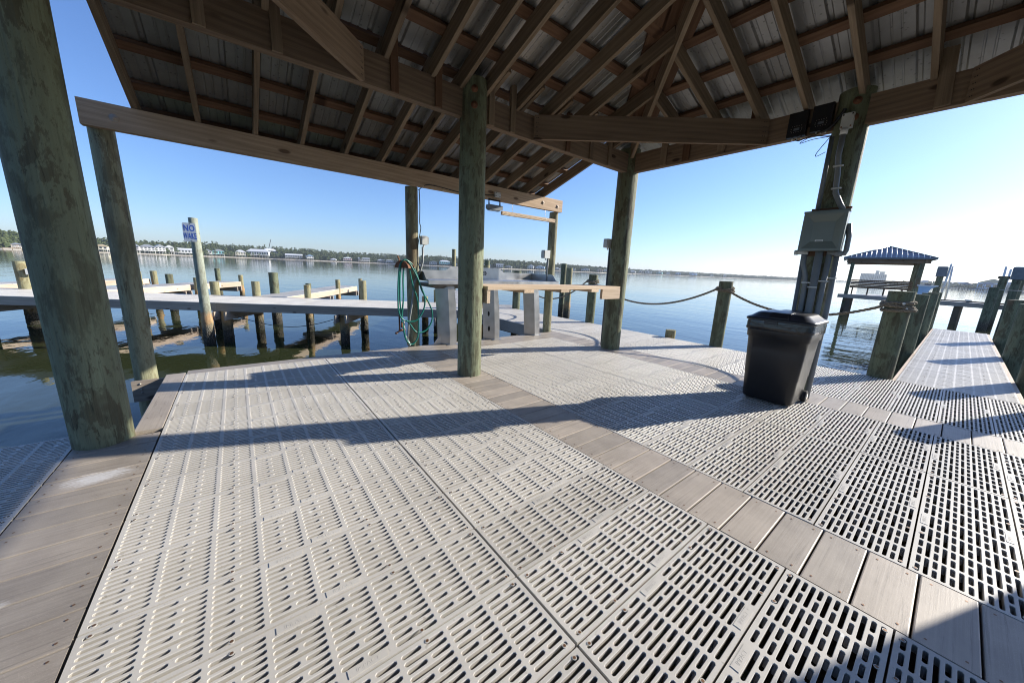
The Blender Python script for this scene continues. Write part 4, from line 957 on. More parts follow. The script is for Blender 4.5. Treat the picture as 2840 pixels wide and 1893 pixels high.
loops = [([(240, 318), (200, 360), (180, 430), (165, 600), (160, 800), (165, 950), (205, 1050), (290, 1095), (390, 1090), (470, 1010), (515, 900), (515, 780), (480, 680), (410, 520), (335, 390), (285, 325), (240, 318)], 3.945, 3.975),
         ([(252, 312), (300, 355), (335, 520), (370, 660), (410, 760), (435, 880), (442, 1050), (440, 1250), (415, 1350), (345, 1410), (270, 1345), (235, 1200), (208, 1000), (190, 800), (196, 500), (215, 370), (252, 312)], 3.955, 4.01),
         ([(262, 315), (310, 330), (370, 380), (430, 500), (480, 640), (515, 720), (590, 840), (650, 980), (645, 1120), (570, 1230), (480, 1262), (400, 1240), (330, 1150), (290, 1100), (262, 1085)], 3.965, 4.04),
         ([(258, 320), (248, 420), (238, 560), (236, 800), (215, 980), (208, 1100)], 3.975, 3.99)]
hs = thing('garden_hose', (1.05, 4.0, 1.1), 'green garden hose looped over the rusty hanger on the post', 'hose')
b = MB()
for pts, ya, yb in loops:
    n = len(pts); P = [HP(px, py, ya+(yb-ya)*math.sin(math.pi*i/(n-1))) for i, (px, py) in enumerate(pts)]; b.tube(crom(P), 0.0105, 10)
b.build('hose_coil', 'hose', hs)
b = MB(); b.tube([HP(208, 1090, 3.99), HP(206, 1170, 3.99)], 0.013, 8); b.build('coupling', 'rust', hs)
tp = thing('tap', (0.9, 4.08, 0.3), 'small dark tap and pipe at deck edge below the hose', 'tap')
b = MB(); b.tube([HP(188, 1020, 4.02), HP(190, 1200, 4.02), HP(180, 1225, 4.02), HP(148, 1243, 4.02)], 0.011, 8); b.tube([HP(190, 1215, 4.02), HP(215, 1225, 4.05), HP(300, 1225, 4.11)], 0.010, 8); b.build('pipe', 'rust', tp)
b = MB(); b.tube([HP(196, 1200, 4.0), HP(225, 1205, 4.0)], 0.012, 8); b.tube([HP(140, 1236, 4.02), HP(150, 1252, 4.02)], 0.017, 8); b.build('handle', 'rust', tp)
b = MB(); b.tube(crom([HP(262, 1100, 4.05), HP(262, 1180, 4.05), HP(285, 1300, 4.06), HP(335, 1400, 4.08), HP(350, 1440, 4.08)]), 0.011, 8); tag(b.build('water_pipe', 'hose_pale'), 'pale curved water pipe at the foot of the hose post', 'pipe')

# ------------------------------------------------------------------ wheeled bin
bn = thing('trash_bin', (3.31, 0.43, 0), 'black wheeled plastic trash bin with lid and liner standing on the grating', 'trash bin')
def rrect(cx, cy, hx, hy, r, z, n=5):
    out = []
    for sx, sy, a0 in ((1, 1, 0), (-1, 1, 90), (-1, -1, 180), (1, -1, 270)):
        for i in range(n+1): a = R_(a0+90*i/n); out.append((cx+sx*(hx-r)+r*math.cos(a), cy+sy*(hy-r)+r*math.sin(a), z))
    return out
cx, cy = 3.315, 0.43
b = MB(); b.smooth = True
pf = [(0.012, 0.185, 0.185, 0.05), (0.03, 0.20, 0.20, 0.055), (0.25, 0.212, 0.212, 0.06), (0.255, 0.2145, 0.2145, 0.06), (0.50, 0.227, 0.226, 0.06), (0.61, 0.232, 0.232, 0.06), (0.615, 0.243, 0.243, 0.065), (0.77, 0.252, 0.252, 0.065)]
b.ring([rrect(cx, cy, hx, hy, r, z, 6) for z, hx, hy, r in pf], True, True); b.build('body', 'black_plastic', bn)
# recessed front panel hint on the two visible faces
b = MB(); rs = []
import itertools
for i, (z, o) in enumerate(((0.775, 0.004), (0.745, 0.007), (0.72, 0.0055), (0.70, 0.008), (0.688, 0.003))):
    ring = []
    for j, (x, y, z_) in enumerate(rrect(cx, cy, 0.2505+o, 0.2505+o, 0.065, z, 10)):
        k_ = noise.noise(Vector((x*9, y*9, z*7)))*0.008; dz = noise.noise(Vector((x*5+4, y*5, 1)))*0.022 if i > 1 else 0
        d = Vector((x-cx, y-cy, 0)).normalized(); ring.append((x+d.x*k_, y+d.y*k_, z+dz))
    rs.append(ring)
b.smooth = True; b.ring(rs, True, False); b.build('liner', 'bag', bn)
b = MB(); b.smooth = False
b.ring([rrect(cx, cy, 0.262, 0.262, 0.07, 0.772, 8), rrect(cx, cy, 0.266, 0.266, 0.07, 0.778, 8), rrect(cx, cy, 0.266, 0.266, 0.07, 0.792, 8), rrect(cx, cy, 0.252, 0.252, 0.07, 0.802, 8), rrect(cx, cy, 0.238, 0.238, 0.065, 0.806, 8), rrect(cx, cy, 0.205, 0.195, 0.06, 0.842, 8), rrect(cx, cy, 0.19, 0.18, 0.055, 0.850, 8), rrect(cx, cy, 0.12, 0.12, 0.05, 0.853, 8)], True, True)
for i in range(len(b.sm)): b.sm[i] = True
ld = b.build('lid', 'black_plastic', bn)
b = MB(); b.ring([[(cx-0.250, cy+yy, 0.80) for yy in (-0.075, 0.075)]+[(cx-0.250, cy+yy, 0.808) for yy in (0.075, -0.075)], [(cx-0.20, cy+yy, 0.80) for yy in (-0.075, 0.075)]+[(cx-0.20, cy+yy, 0.853) for yy in (0.072, -0.072)], [(cx-0.1, cy+yy, 0.80) for yy in (-0.075, 0.075)]+[(cx-0.1, cy+yy, 0.863) for yy in (0.07, -0.07)], [(cx+0.20, cy+yy, 0.80) for yy in (-0.075, 0.075)]+[(cx+0.20, cy+yy, 0.861) for yy in (0.07, -0.07)], [(cx+0.235, cy+yy, 0.80) for yy in (-0.075, 0.075)]+[(cx+0.235, cy+yy, 0.812) for yy in (0.07, -0.07)]], True, True)
b.build('lid_ridge', 'black_plastic', ld)
b = MB(); b.box(cx-0.268, cx-0.262, cy+0.0, cy+0.10, 0.745, 0.775); b.build('latch', 'black_plastic', bn)
for yy in (-0.215, 0.215):
    o = MB(); m_ = T(cx+0.175, cy+yy-0.02, 0.055) @ Matrix.Rotation(R_(-90), 4, 'X'); o.lathe([(0.0, 0), (0.05, 0), (0.055, 0.006), (0.055, 0.034), (0.05, 0.04), (0.0, 0.04)], 24, m_); w = o.build('wheel', 'tyre', bn)
    o = MB(); o.lathe([(0.0, -0.004), (0.024, -0.004), (0.026, 0.0)], 16, m_); o.build('hub', 'steel', w)
#PART4
# ------------------------------------------------------------------ water and land
b = MB(); b.add([(-9000, -9000, WATER), (9000, -9000, WATER), (9000, 25000, WATER), (-9000, 25000, WATER)], [(0, 1, 2, 3)])
w_ = MB(); w_.add([(-26000, -26000, WATER), (26000, -26000, WATER), (26000, 26000, WATER), (-26000, 26000, WATER)], [(0, 1, 2, 3)]); structure(w_.build('water', 'water'))
def pol(az, d, z=0.0): a = R_(az); return Vector((CAM.x+d*math.sin(a), CAM.y+d*math.cos(a), z))
SH = [(-34, 330), (-24, 340), (-17, 395), (-11, 480), (-4, 540), (3, 600), (8.5, 560), (18, 590), (24, 520), (36, 480), (44, 560), (52, 620), (57, 850), (66, 930), (76, 1100), (80, 1500)]
def lerp(tab, x):
    if x <= tab[0][0]: return tab[0][1]
    for (a, u), (c, v) in zip(tab, tab[1:]):
        if x <= c: return u+(v-u)*(x-a)/(c-a)
    return tab[-1][1]
def landmat(name, sand, grass, e0):
    t = NT(name); z = t.a('SeparateXYZ', {0: t.a('NewGeometry').outputs['Position']}).outputs[2]
    n = t.noise(t.coord(rnd=False), 0.15, 4); zz = t.math('ADD', z, t.math('MULTIPLY', n, 0.8))
    t.P(Base_Color=t.ramp(t.a('MapRange', {0: zz, 1: e0, 2: e0+1.2}).outputs[0], [(0.3, sand), (0.6, grass)]), Roughness=0.9); return t.m
M['land'] = landmat('sandy shore', (0.50, 0.44, 0.35), (0.10, 0.10, 0.05), -0.5)
def land(name, azs, dfun, depth=500):
    b = MB(); rings = []
    for az in azs:
        d = dfun(az); rings.append([pol(az, d-3+noise.noise(Vector((az*1.3, 0, 0)))*6, WATER-0.3), pol(az, d, WATER+0.25), pol(az, d+8, -0.3), pol(az, d+30, 0.5), pol(az, d+depth, 1.5)])
    b.ring(rings, False, False); o = b.build(name, 'land'); return structure(o)
land('shore', [-36+i*0.5 for i in range(236)], lambda a: lerp(SH, a))
SH2 = [(82, 1000), (84, 960), (87, 800), (90, 640), (94, 560), (100, 520), (115, 400)]
land('right_shore', [82+i*0.5 for i in range(66)], lambda a: lerp(SH2, a))
land('distant_spit', [77+i*0.25 for i in range(30)], lambda a: 2100, 200)

# ------------------------------------------------------------------ woods on the far shore
def leafmat(name, a, b_, c):
    t = NT(name); r = t.a('NewGeometry').outputs['Random Per Island']; n = t.noise(t.coord(rnd=False), 0.22, 3)
    col = t.mix(0.5, t.ramp(r, [(0.0, a), (0.5, b_), (1.0, c)]), t.ramp(n, [(0.3, a), (0.7, c)]))
    t.P(Base_Color=col, Roughness=0.8); t.b.inputs['Specular IOR Level'].default_value = 0.15; return t.m
M['leaf'] = leafmat('pine wood foliage', (0.030, 0.045, 0.018), (0.055, 0.075, 0.028), (0.095, 0.11, 0.045))
M['leaf_far'] = leafmat('distant wood foliage', (0.035, 0.055, 0.025), (0.06, 0.08, 0.035), (0.09, 0.11, 0.05))
M['palm'] = leafmat('palm fronds', (0.07, 0.10, 0.03), (0.12, 0.15, 0.05), (0.16, 0.19, 0.08))
M['bark'] = plain('tree bark', (0.16, 0.12, 0.09), 0.9, 0, 0.2)
rnd = random.Random(3)
def crown(b, c, rx, rz, n=26, leaf=1.2):
    for i in range(n):
        u = Vector((rnd.gauss(0, 1), rnd.gauss(0, 1), rnd.gauss(0, 1))).normalized()*(0.45+0.55*rnd.random())
        p = c+Vector((u.x*rx, u.y*rx, u.z*rz)); s = leaf*(0.6+0.8*rnd.random())
        a = Vector((rnd.gauss(0, 1), rnd.gauss(0, 1), rnd.gauss(0, 1))).normalized()*s; q = a.orthogonal().normalized()*s; r = a.cross(q).normalized()*s*0.7
        b.add([p+a, p+q, p-a, p-q, p+r, p-r], [(0, 1, 4), (1, 2, 4), (2, 3, 4), (3, 0, 4), (1, 0, 5), (2, 1, 5), (3, 2, 5), (0, 3, 5)])
TOP = [(-34, 1.35), (-17.5, 1.28), (-16.6, 1.40), (-15, 1.05), (-11, 1.16), (-8.3, 1.1), (-2.7, 1.36), (2.4, 1.30), (8.6, 1.30), (12, 1.12), (19.6, 1.18), (26.3, 1.25), (34.3, 1.08), (40, 1.12), (44.6, 0.93), (51.8, 0.66), (56.7, 0.62), (65.5, 0.45), (76, 0.31), (80, 0.2)]
b = MB(); tr = MB(); az = -33.0
while az < 56:
    d0 = lerp(SH, az)
    for row, (dd, f) in enumerate(((24, 0.45), (42, 0.72), (62, 0.90), (84, 1.0))):
        d = d0+dd+rnd.uniform(-8, 8); top = 1.15+(d)*math.tan(R_(lerp(TOP, az)))*f*1.07
        top = top*(0.90+0.2*rnd.random())+1.6*noise.noise(Vector((az*0.9, row, 0)))
        r = rnd.uniform(2.2, 4.2); rz = max(1.5, (top-0.5)*rnd.uniform(0.26, 0.42)); c = pol(az+rnd.uniform(-0.2, 0.2), d, top-rz)
        crown(b, c, r, rz, 24, 1.1); crown(b, c-Vector((0, 0, rz*1.2)), r*1.15, rz, 14, 1.5)
        if rnd.random() < 0.5: p = Vector((c.x, c.y, 0.2)); tr.tube([p, Vector((c.x+rnd.uniform(-1, 1), c.y, c.z))], 0.22, 4)
    az += 0.19
w1 = b.build('woods', 'leaf'); tag(w1, 'dark green pine and oak wood along the far shore behind the houses', 'woods', kind='stuff')
w2 = tr.build('trunks', 'bark', w1)
b = MB(); az = 55.5
while az < 80:
    d0 = lerp(SH, az)
    for row, (dd, f) in enumerate(((25, 0.55), (60, 0.85), (100, 1.0))):
        d = d0+dd+rnd.uniform(-8, 8); top = (1.15+d*math.tan(R_(lerp(TOP, az)))*f)*(0.88+0.17*rnd.random()); r = rnd.uniform(3, 6); rz = max(1.2, top*0.4)
        crown(b, pol(az, d, top-rz), r, rz, 18, 1.9)
    az += 0.20
for i in range(150):
    a = 77+i*0.05; crown(b, pol(a, 2130, 3.2+1.5*noise.noise(Vector((a*3, 0, 0)))), 6, 2.4, 10, 2.6)
w3 = b.build('woods', 'leaf_far'); tag(w3, 'hazy low wood on the distant shore left of the electrical cabinet', 'woods', kind='stuff')
b = MB(); az = 84.6
TP2 = [(84, 0.35), (86, 0.42), (87.5, 0.50), (89, 0.47), (90.5, 0.42), (92, 0.55), (95, 0.7), (115, 1.0)]
while az < 112:
    d0 = lerp(SH2, az)
    for dd, f in ((15, 0.6), (40, 0.95)):
        d = d0+dd; top = (1.15+d*math.tan(R_(lerp(TP2, az)))*f)*(0.85+0.25*rnd.random()); r = rnd.uniform(2.5, 4.5); rz = max(1, top*0.42); crown(b, pol(az, d, top-rz), r, rz, 18, 1.4)
    az += 0.25
w4 = b.build('woods', 'leaf_far'); tag(w4, 'low trees along the right hand shore behind the piers and gazebos', 'woods', kind='stuff')

# ------------------------------------------------------------------ houses
def house(az, d, w, zb, zt, wall, roof, label, kind='hip', depth=9.0, stilts=True, wins=4, rh=None, storeys=1, rot=0.0, name='beach_house', cat='house', group='houses on the far shore', porch=True):
    base = pol(az, d, 0.0); ang = -R_(az)+R_(rot); mw = T(base.x, base.y, 0) @ Matrix.Rotation(ang, 4, 'Z')
    o = thing(name, (base.x, base.y, 0), label, cat, group, ang); H = zt-zb; rh = rh or max(1.0, H*0.28); hw = w/2
    zr_ = zt-rh; zf_ = zb+(H-rh)*(0.42 if stilts else 0.0)
    b = MB(); b.box(-hw, hw, 0.0, depth, zf_, zr_, mw); b.build('wall', wall, o)
    ov = 0.5; b = MB(); e = [(-hw-ov, -ov), (hw+ov, -ov), (hw+ov, depth+ov), (-hw-ov, depth+ov)]
    if kind == 'hip':
        k = min(hw, depth/2)*0.95; v = [(x, y, zr_) for x, y in e]+[(-hw+k, depth/2, zt), (hw-k, depth/2, zt)]
        if w <= depth: v[4:] = [(0, k, zt), (0, depth-k, zt)]; f = [(0, 1, 4), (1, 2, 5, 4), (2, 3, 5), (3, 0, 4, 5), (3, 2, 1, 0)]
        else: f = [(0, 1, 5, 4), (1, 2, 5), (2, 3, 4, 5), (3, 0, 4), (3, 2, 1, 0)]
    elif kind == 'gable': v = [(x, y, zr_) for x, y in e]+[(0, -ov, zt), (0, depth+ov, zt)]; f = [(0, 1, 4), (1, 2, 5, 4), (2, 3, 5), (3, 0, 4, 5), (3, 2, 1, 0)]
    else: v = [(x, y, zr_) for x, y in e]+[(-hw-ov, depth/2, zt), (hw+ov, depth/2, zt)]; f = [(0, 1, 5, 4), (1, 2, 5), (2, 3, 4, 5), (3, 0, 4), (3, 2, 1, 0)]
    b.add([mw @ Vector(q) for q in v], f); b.build('roof', roof, o)
    n = wins
    for s in range(storeys):
        za = zf_+(zr_-zf_)*(s+0.28)/storeys; zc_ = zf_+(zr_-zf_)*(s+0.82)/storeys
        for i in range(n):
            x = -hw+w*(i+0.5)/n; ww = w/n*0.28; b = MB(); b.box(x-ww, x+ww, -0.06, 0.02, za, zc_, mw); b.build('window', 'glass', o)
    if stilts:
        n = max(3, int(w/3.2))
        for i in range(n+1):
            x = -hw+0.2+(w-0.4)*i/n
            for y in (0.2, depth-0.3): b = MB(); b.box(x-0.16, x+0.16, y-0.16, y+0.16, -0.9, zf_, mw); b.build('stilt', 'w_white', o)
        if porch:
            b = MB(); b.box(-hw-0.2, hw+0.2, -2.2, 0, zf_-0.15, zf_+0.02, mw); b.build('deck', 'w_white', o)
            b = MB(); 
            for zz in (0.95, 0.5): b.box(-hw-0.2, hw+0.2, -2.2, -2.1, zf_+zz, zf_+zz+0.12, mw)
            for i in range(int(w/1.5)+1): x = -hw-0.2+i*1.5; b.box(x, x+0.14, -2.24, -2.1, -0.9 if i % 2 == 0 else zf_, zf_+1.05, mw)
            b.build('railing', 'w_white', o)
    return o, mw
HS = [(-16.2, 418, 5.5, -0.3, 3.6, 'w_brown', 'shingle', 'low grey roofed boat shed on the shore left of the big pole', 'hip', 1),
 (-11.1, 491, 8.0, -0.3, 6.2, 'w_cream', 'shingle_tan', 'cream beach house with tan roofs seen between the two big poles', 'gable', 1),
 (-8.6, 513, 5.0, -0.2, 8.7, 'w_pale', 'shingle', 'pinkish grey two storey house at the right edge of the second pole', 'hip', 2),
 (-7.66, 521, 11.0, -0.3, 8.8, 'w_white', 'shingle', 'white two storey house with dark balcony windows', 'hip', 2),
 (-6.65, 529, 8.0, -0.3, 9.6, 'w_white', 'shingle', 'white house with a tall balcony tower, right of the dark windowed one', 'gable', 2),
 (-5.9, 540, 7.0, 0, 9.6, 'w_white', 'shingle_white', 'plain white gabled house just left of the long white roofed one', 'gable', 2),
 (-4.79, 545, 19.0, -0.3, 7.2, 'w_white', 'shingle_white', 'long low white roofed house left of the no wake sign post', 'side', 1),
 (-2.6, 568, 8.0, -0.4, 7.8, 'w_white', 'shingle', 'white railed house right behind the no wake sign post', 'hip', 1),
 (-1.57, 573, 11.2, -0.2, 8.3, 'w_aqua', 'shingle', 'turquoise house with grey roof just right of the no wake sign post', 'hip', 1),
 (0.6, 591, 10.6, -0.4, 9.1, 'w_cream', 'shingle_white', 'cream raised house behind palms, left of the wide white roof', 'hip', 2),
 (2.38, 607, 25.0, -0.3, 11.6, 'w_white', 'shingle_white', 'widest white roofed house in the middle of the shore', 'hip', 1),
 (3.75, 625, 17.0, 3.0, 13.4, 'w_white', 'shingle_white', 'tall white house standing behind the widest white roof', 'hip', 2),
 (6.36, 588, 20.0, 0.1, 7.3, 'w_grey', 'shingle_white', 'low grey house with pale roof and docks in front', 'side', 1),
 (8.3, 573, 8.0, 0.0, 7.3, 'w_white', 'shingle_blue', 'small steep gabled house with blue roof', 'gable', 1),
 (11.17, 578, 6.5, -0.5, 3.8, 'w_white', 'shingle_white', 'tiny white open pavilion left of the pink house', 'hip', 1),
 (13.03, 586, 11.2, -0.2, 6.5, 'w_pink', 'shingle_white', 'pink house with a white roof', 'hip', 1),
 (15.27, 593, 15.9, -0.2, 6.9, 'w_grey', 'shingle', 'grey barn shaped house right of the pink one', 'side', 1),
 (17.7, 601, 12.3, 0.0, 5.8, 'w_brown', 'shingle_white', 'white roofed low house left of the green hose', 'hip', 1),
 (18.87, 592, 10.9, 0.0, 6.0, 'w_white', 'shingle_white', 'white house half hidden by the rusty hose hanger', 'hip', 1),
 (25.3, 528, 10.4, 0.0, 6.0, 'w_white', 'shingle', 'white cottage between the hose post and the turquoise blue house', 'gable', 1),
 (27.1, 522, 14.6, 0.0, 7.7, 'w_aqua', 'shingle_white', 'turquoise blue raised house above the left of the aluminium table', 'hip', 1),
 (28.64, 517, 6.8, 0.0, 4.5, 'w_white', 'shingle_white', 'little white house left of the middle shelter pole', 'hip', 1),
 (33.9, 499, 9.0, -0.2, 5.1, 'w_beige', 'shingle_white', 'low white roofed house just right of the middle shelter pole', 'hip', 1),
 (35.8, 493, 9.8, -0.2, 5.9, 'w_white', 'shingle', 'white house with grey windows above the table back', 'side', 1),
 (37.2, 502, 9.4, 0.0, 4.0, 'w_grey', 'shingle', 'dull grey low cottage among bushes', 'gable', 1),
 (40.8, 534, 9.0, 0.0, 6.7, 'w_white', 'shingle_white', 'tall white house left of the pale blue one', 'gable', 2),
 (42.3, 547, 13.2, 0.0, 6.3, 'w_blue', 'shingle_white', 'pale blue house left of the end post of the front beam', 'gable', 1),
 (45.05, 571, 6.8, 0.0, 4.2, 'w_grey', 'shingle_white', 'small grey house just right of the end post', 'hip', 1),
 (45.8, 577, 6.5, 0.0, 4.1, 'w_beige', 'shingle_white', 'small beige house beside the twin bare piles', 'hip', 1),
 (47.6, 593, 6.0, 0.5, 5.0, 'w_pale', 'shingle', 'small pale house right of the twin bare piles', 'gable', 1),
 (49.5, 610, 13.0, 0.5, 6.4, 'w_white', 'shingle', 'white house above the counter between the piles and right pole', 'gable', 1),
 (51.7, 629, 9.2, 0.8, 6.3, 'w_orange', 'shingle_tan', 'orange walled house left of the far right shelter pole', 'gable', 1),
 (52.6, 650, 8.0, 0.8, 5.3, 'w_beige', 'shingle', 'beige house touching the left edge of the far right shelter pole', 'hip', 1),
 (56.5, 838, 15.0, 0.0, 5.7, 'w_grey', 'shingle_white', 'white roofed house just right of the far right shelter pole', 'hip', 1),
 (57.9, 870, 11.0, 0.2, 7.4, 'w_beige', 'shingle', 'beige gabled house, second right of the far right shelter pole', 'gable', 1),
 (58.9, 878, 14.0, 0.2, 8.1, 'w_white', 'shingle', 'white gabled house, third right of the far right shelter pole', 'gable', 1),
 (60.4, 892, 12.3, 0.0, 6.4, 'w_aqua', 'shingle_white', 'pale aqua house on the distant shore', 'gable', 1),
 (61.6, 903, 9.2, 0.0, 5.9, 'w_white', 'shingle_blue', 'small white house with slate roof between the aqua and blue ones', 'gable', 1),
 (63.0, 915, 11.1, 0.0, 7.1, 'w_blue', 'shingle_blue', 'blue gabled house left of the longest blue one', 'gable', 1),
 (64.9, 932, 16.7, 0.1, 6.8, 'w_blue', 'shingle_blue', 'longest blue house on the distant shore', 'side', 1),
 (67.3, 964, 7.6, 0.3, 4.5, 'w_white', 'shingle_white', 'tiny white house left of the middle rail pile', 'gable', 1),
 (68.9, 991, 5.5, 0.5, 6.0, 'w_white', 'shingle_white', 'narrow white house above the middle rail pile', 'gable', 1)]
for (az, d, w, zb, zt, wa, ro, l, k, st) in HS:
    small = d > 800
    house(az, d, w, zb, zt, wa, ro, l, k, depth=8, wins=max(2, int(w/2.6)) if not small else 2, storeys=st, porch=not small, rot=rnd.uniform(-12, 12))
# extra gable on the widest roof
# crane
cr = thing('crane', tuple(pol(3.95, 690, 0)), 'dark crane boom rising above the trees behind the tall white house', 'crane')
b = MB(); b.tube([pol(3.52, 690, 10), pol(3.93, 690, 28.5)], 0.45, 6); b.build('boom', 'black', cr)
b = MB(); b.tube([pol(4.1, 690, 12), pol(4.1, 690, 20)], 0.16, 5); b.build('mast', 'black', cr)
# palms and docks near the white roofs
for i, (az, h, l) in enumerate(((-1.0, 4.6, 'short palm at the right of the turquoise house'), (-0.55, 6.2, 'palm left of the cream raised house'), (-0.15, 4.8, 'bushy palm just left of the cream house'), (0.25, 6.6, 'tall palm in front of the cream house'), (1.25, 5.0, 'palm right of the cream house'), (1.9, 5.4, 'palm before the left end of the widest roof'), (2.5, 4.8, 'palm before the middle of the widest roof'), (3.0, 5.2, 'palm before the right end of the widest roof'), (4.1, 6.2, 'leafy palm right of the widest roof'), (4.5, 5.2, 'small palm beyond the widest roof'))):
    d = lerp(SH, az)+6; p = pol(az, d, 0); pt = thing('palm_tree', (p.x, p.y, 0), l, 'palm', 'palms on the far shore')
    b = MB(); b.tube([(p.x, p.y, -0.6), (p.x+0.2, p.y, h*0.5), (p.x, p.y, h-0.8)], 0.2, 5); b.build('trunk', 'bark', pt)
    b = MB()
    for k in range(14):
        a = k*2.4+i; dr = Vector((math.cos(a), math.sin(a), 0)); L = 1.9; t0 = Vector((p.x, p.y, h-0.8)); sd = Vector((-dr.y, dr.x, 0))*0.38; up_ = 0.9*math.sin(k*1.7)
        b.add([t0-sd*0.3, t0+sd*0.3, t0+dr*L*0.55+sd+Vector((0, 0, 0.5+up_)), t0+dr*L*0.55-sd+Vector((0, 0, 0.5+up_)), t0+dr*L+Vector((0, 0, -0.5+up_))], [(0, 1, 2, 3), (3, 2, 4)])
    b.build('fronds', 'palm', pt)
def shore_dock(az, d0, length, label, house_=False):
    p = pol(az, d0, 0); ang = -R_(az); mw = T(p.x, p.y, 0) @ Matrix.Rotation(ang, 4, 'Z'); o = thing('boat_dock', (p.x, p.y, 0), label, 'dock', 'private docks on the far shore', ang)
    b = MB(); b.box(-length/2, length/2, -2.5, 0, 0.0, 0.25, mw); b.build('deck', 'fascia_new', o)
    n = int(length/3)
    for i in range(n+1): x = -length/2+i*length/n; b = MB(); b.box(x-0.13, x+0.13, -2.4, -2.1, -1.6, 1.1 if i % 2 else 0.0, mw); b.build('pile', 'pile', o)
for az, d, L, l in ((-16, 392, 14, 'low jetty in front of the grey boat shed'), (-2.0, 548, 12, 'white jetty in front of the turquoise house'), (5.2, 575, 16, 'jetty left of the grey low house'), (6.6, 560, 22, 'long jetty in front of the grey low house'), (8.6, 548, 18, 'jetty in front of the steep blue roofed house'), (11.2, 560, 14, 'jetty by the tiny open pavilion'), (15.8, 570, 24, 'flat jetty right of the grey barn house'), (25.6, 505, 26, 'jetty beneath the white cottage'), (36.5, 470, 30, 'long jetty above the table back')): shore_dock(az, d, L, l)

# ------------------------------------------------------------------ right hand shore
cp = pol(83.45, 1150, 0); cd = thing('condo_tower', (cp.x, cp.y, 0), 'large multi storey balcony apartment block seen through the bench shelter', 'apartment building', rotz=-R_(83.45))
mw = WM[cd.name]
b = MB(); b.box(-21, 14, 0, 16, 0, 22.5, mw); b.build('wall', 'w_grey', cd)
b = MB(); b.box(2, 21, -6, 10, 0, 20.5, mw); b.build('wall', 'w_grey', cd)
b = MB(); b.box(2, 8, 2, 9, 22, 29.5, mw); b.build('stair_tower', 'w_beige', cd)
b = MB(); b.box(9, 17, 0, 7, 20.5, 26.5, mw); b.build('stair_tower', 'w_beige', cd)
b = MB(); b.box(7.8, 18.2, -1, 8, 26.5, 27.4, mw); b.build('roof', 'shingle', cd)
for s in range(8):
    z = 1.2+s*2.65
    b = MB(); b.box(-23.4, 1.8, -1.6, 0, z, z+0.5, mw); b.build('balcony', 'w_white', cd)
    b = MB(); b.box(1.6, 22.4, -7.6, -6, z-0.3, z+0.2, mw); b.build('balcony', 'w_white', cd)
    for i in range(9): x = -20+i*2.45; b = MB(); b.box(x-0.8, x+0.8, -0.12, 0.05, z+0.6, z+2.3, mw); b.build('window', 'glass', cd)
    for i in range(6): x = 4+i*3.0; b = MB(); b.box(x-1.0, x+1.0, -6.12, -5.95, z+0.4, z+2.0, mw); b.build('window', 'glass', cd)
RH = [(85.2, 930, 12, 0, 7.0, 'w_grey', 'shingle_blue', 'grey roofed house right of the apartment block'), (86.4, 850, 12, 0, 7.0, 'w_beige', 'shingle', 'beige house seen under the right edge of the bench shelter roof'),
      (87.4, 810, 13, 0, 8.6, 'w_grey', 'shingle', 'house roof right behind the fish cleaning sink'), (88.6, 760, 14, 0, 8.0, 'w_beige', 'shingle', 'house roof between the lift motor and white poles'), (89.7, 720, 15, 0, 7.4, 'w_pale', 'shingle_blue', 'blue grey roofed house left of the nearest gazebo'),
      (92.8, 600, 14, 0, 8.0, 'w_pale', 'shingle', 'pale house behind the farther white poles'), (94.3, 570, 14, 0, 8.4, 'w_cream', 'shingle_blue', 'blue roofed house at the right edge of the picture')]
for az, d, w, zb, zt, wa, ro, l in RH: house(az, d, w, zb, zt, wa, ro, l, 'hip', 9, stilts=False, wins=3, group='houses on the right shore')
house(91.6, 590, 17.5, 0.0, 10.4, 'w_blue', 'shingle_tan', 'large white gabled house behind the blue gazebo', 'gable', 12, stilts=False, wins=4, rh=4.0, group='houses on the right shore')
def gazebo(az, d, w, za, label):
    p = pol(az, d, 0); ang = -R_(az); o = thing('gazebo', (p.x, p.y, 0), label, 'gazebo', 'blue roofed pier gazebos', ang); mw = WM[o.name]; h = w/2
    b = MB(); b.add([mw @ Vector(q) for q in ((-h, -h, za-1.9), (h, -h, za-1.9), (h, h, za-1.9), (-h, h, za-1.9), (0, 0, za))], [(0, 1, 4), (1, 2, 4), (2, 3, 4), (3, 0, 4), (3, 2, 1, 0)]); b.build('roof', 'blue_roof', o)
    for x in (-h+0.6, -h/3, h/3, h-0.6):
        for y in (-h+0.6, h-0.6): b = MB(); b.box(x-0.15, x+0.15, y-0.15, y+0.15, -1.6, za-1.9, mw); b.build('post', 'dark_wood', o)
    b = MB(); b.box(-h, h, -h, h, 0.75, 1.05, mw); b.build('deck', 'dark_wood', o)
    b = MB(); b.box(-h, h, -h, -h+0.1, 1.7, 1.95, mw); b.build('railing', 'dark_wood', o)
gazebo(90.1, 430, 6.8, 4.9, 'blue roofed gazebo nearer the middle, left of the larger one'); gazebo(91.35, 425, 8.6, 5.6, 'larger blue roofed gazebo in front of the white gabled house'); gazebo(93.2, 430, 7.5, 4.6, 'pale roofed gazebo at the far right edge')
o = thing('long_pier', tuple(pol(91.5, 428, 0)), 'long dark pier on many thin piles below the gazebos', 'pier', rotz=-R_(91.5)); mw = WM[o.name]
b = MB(); b.box(-17, 22, -1, 1, 0.7, 1.05, mw); b.build('deck', 'dark_wood', o)
for i in range(27): x = -16.5+i*1.45; b = MB(); b.box(x-0.14, x+0.14, -0.9, -0.6, -1.5, 1.9 if i % 2 else 0.8, mw); b.build('pile', 'dark_wood', o)

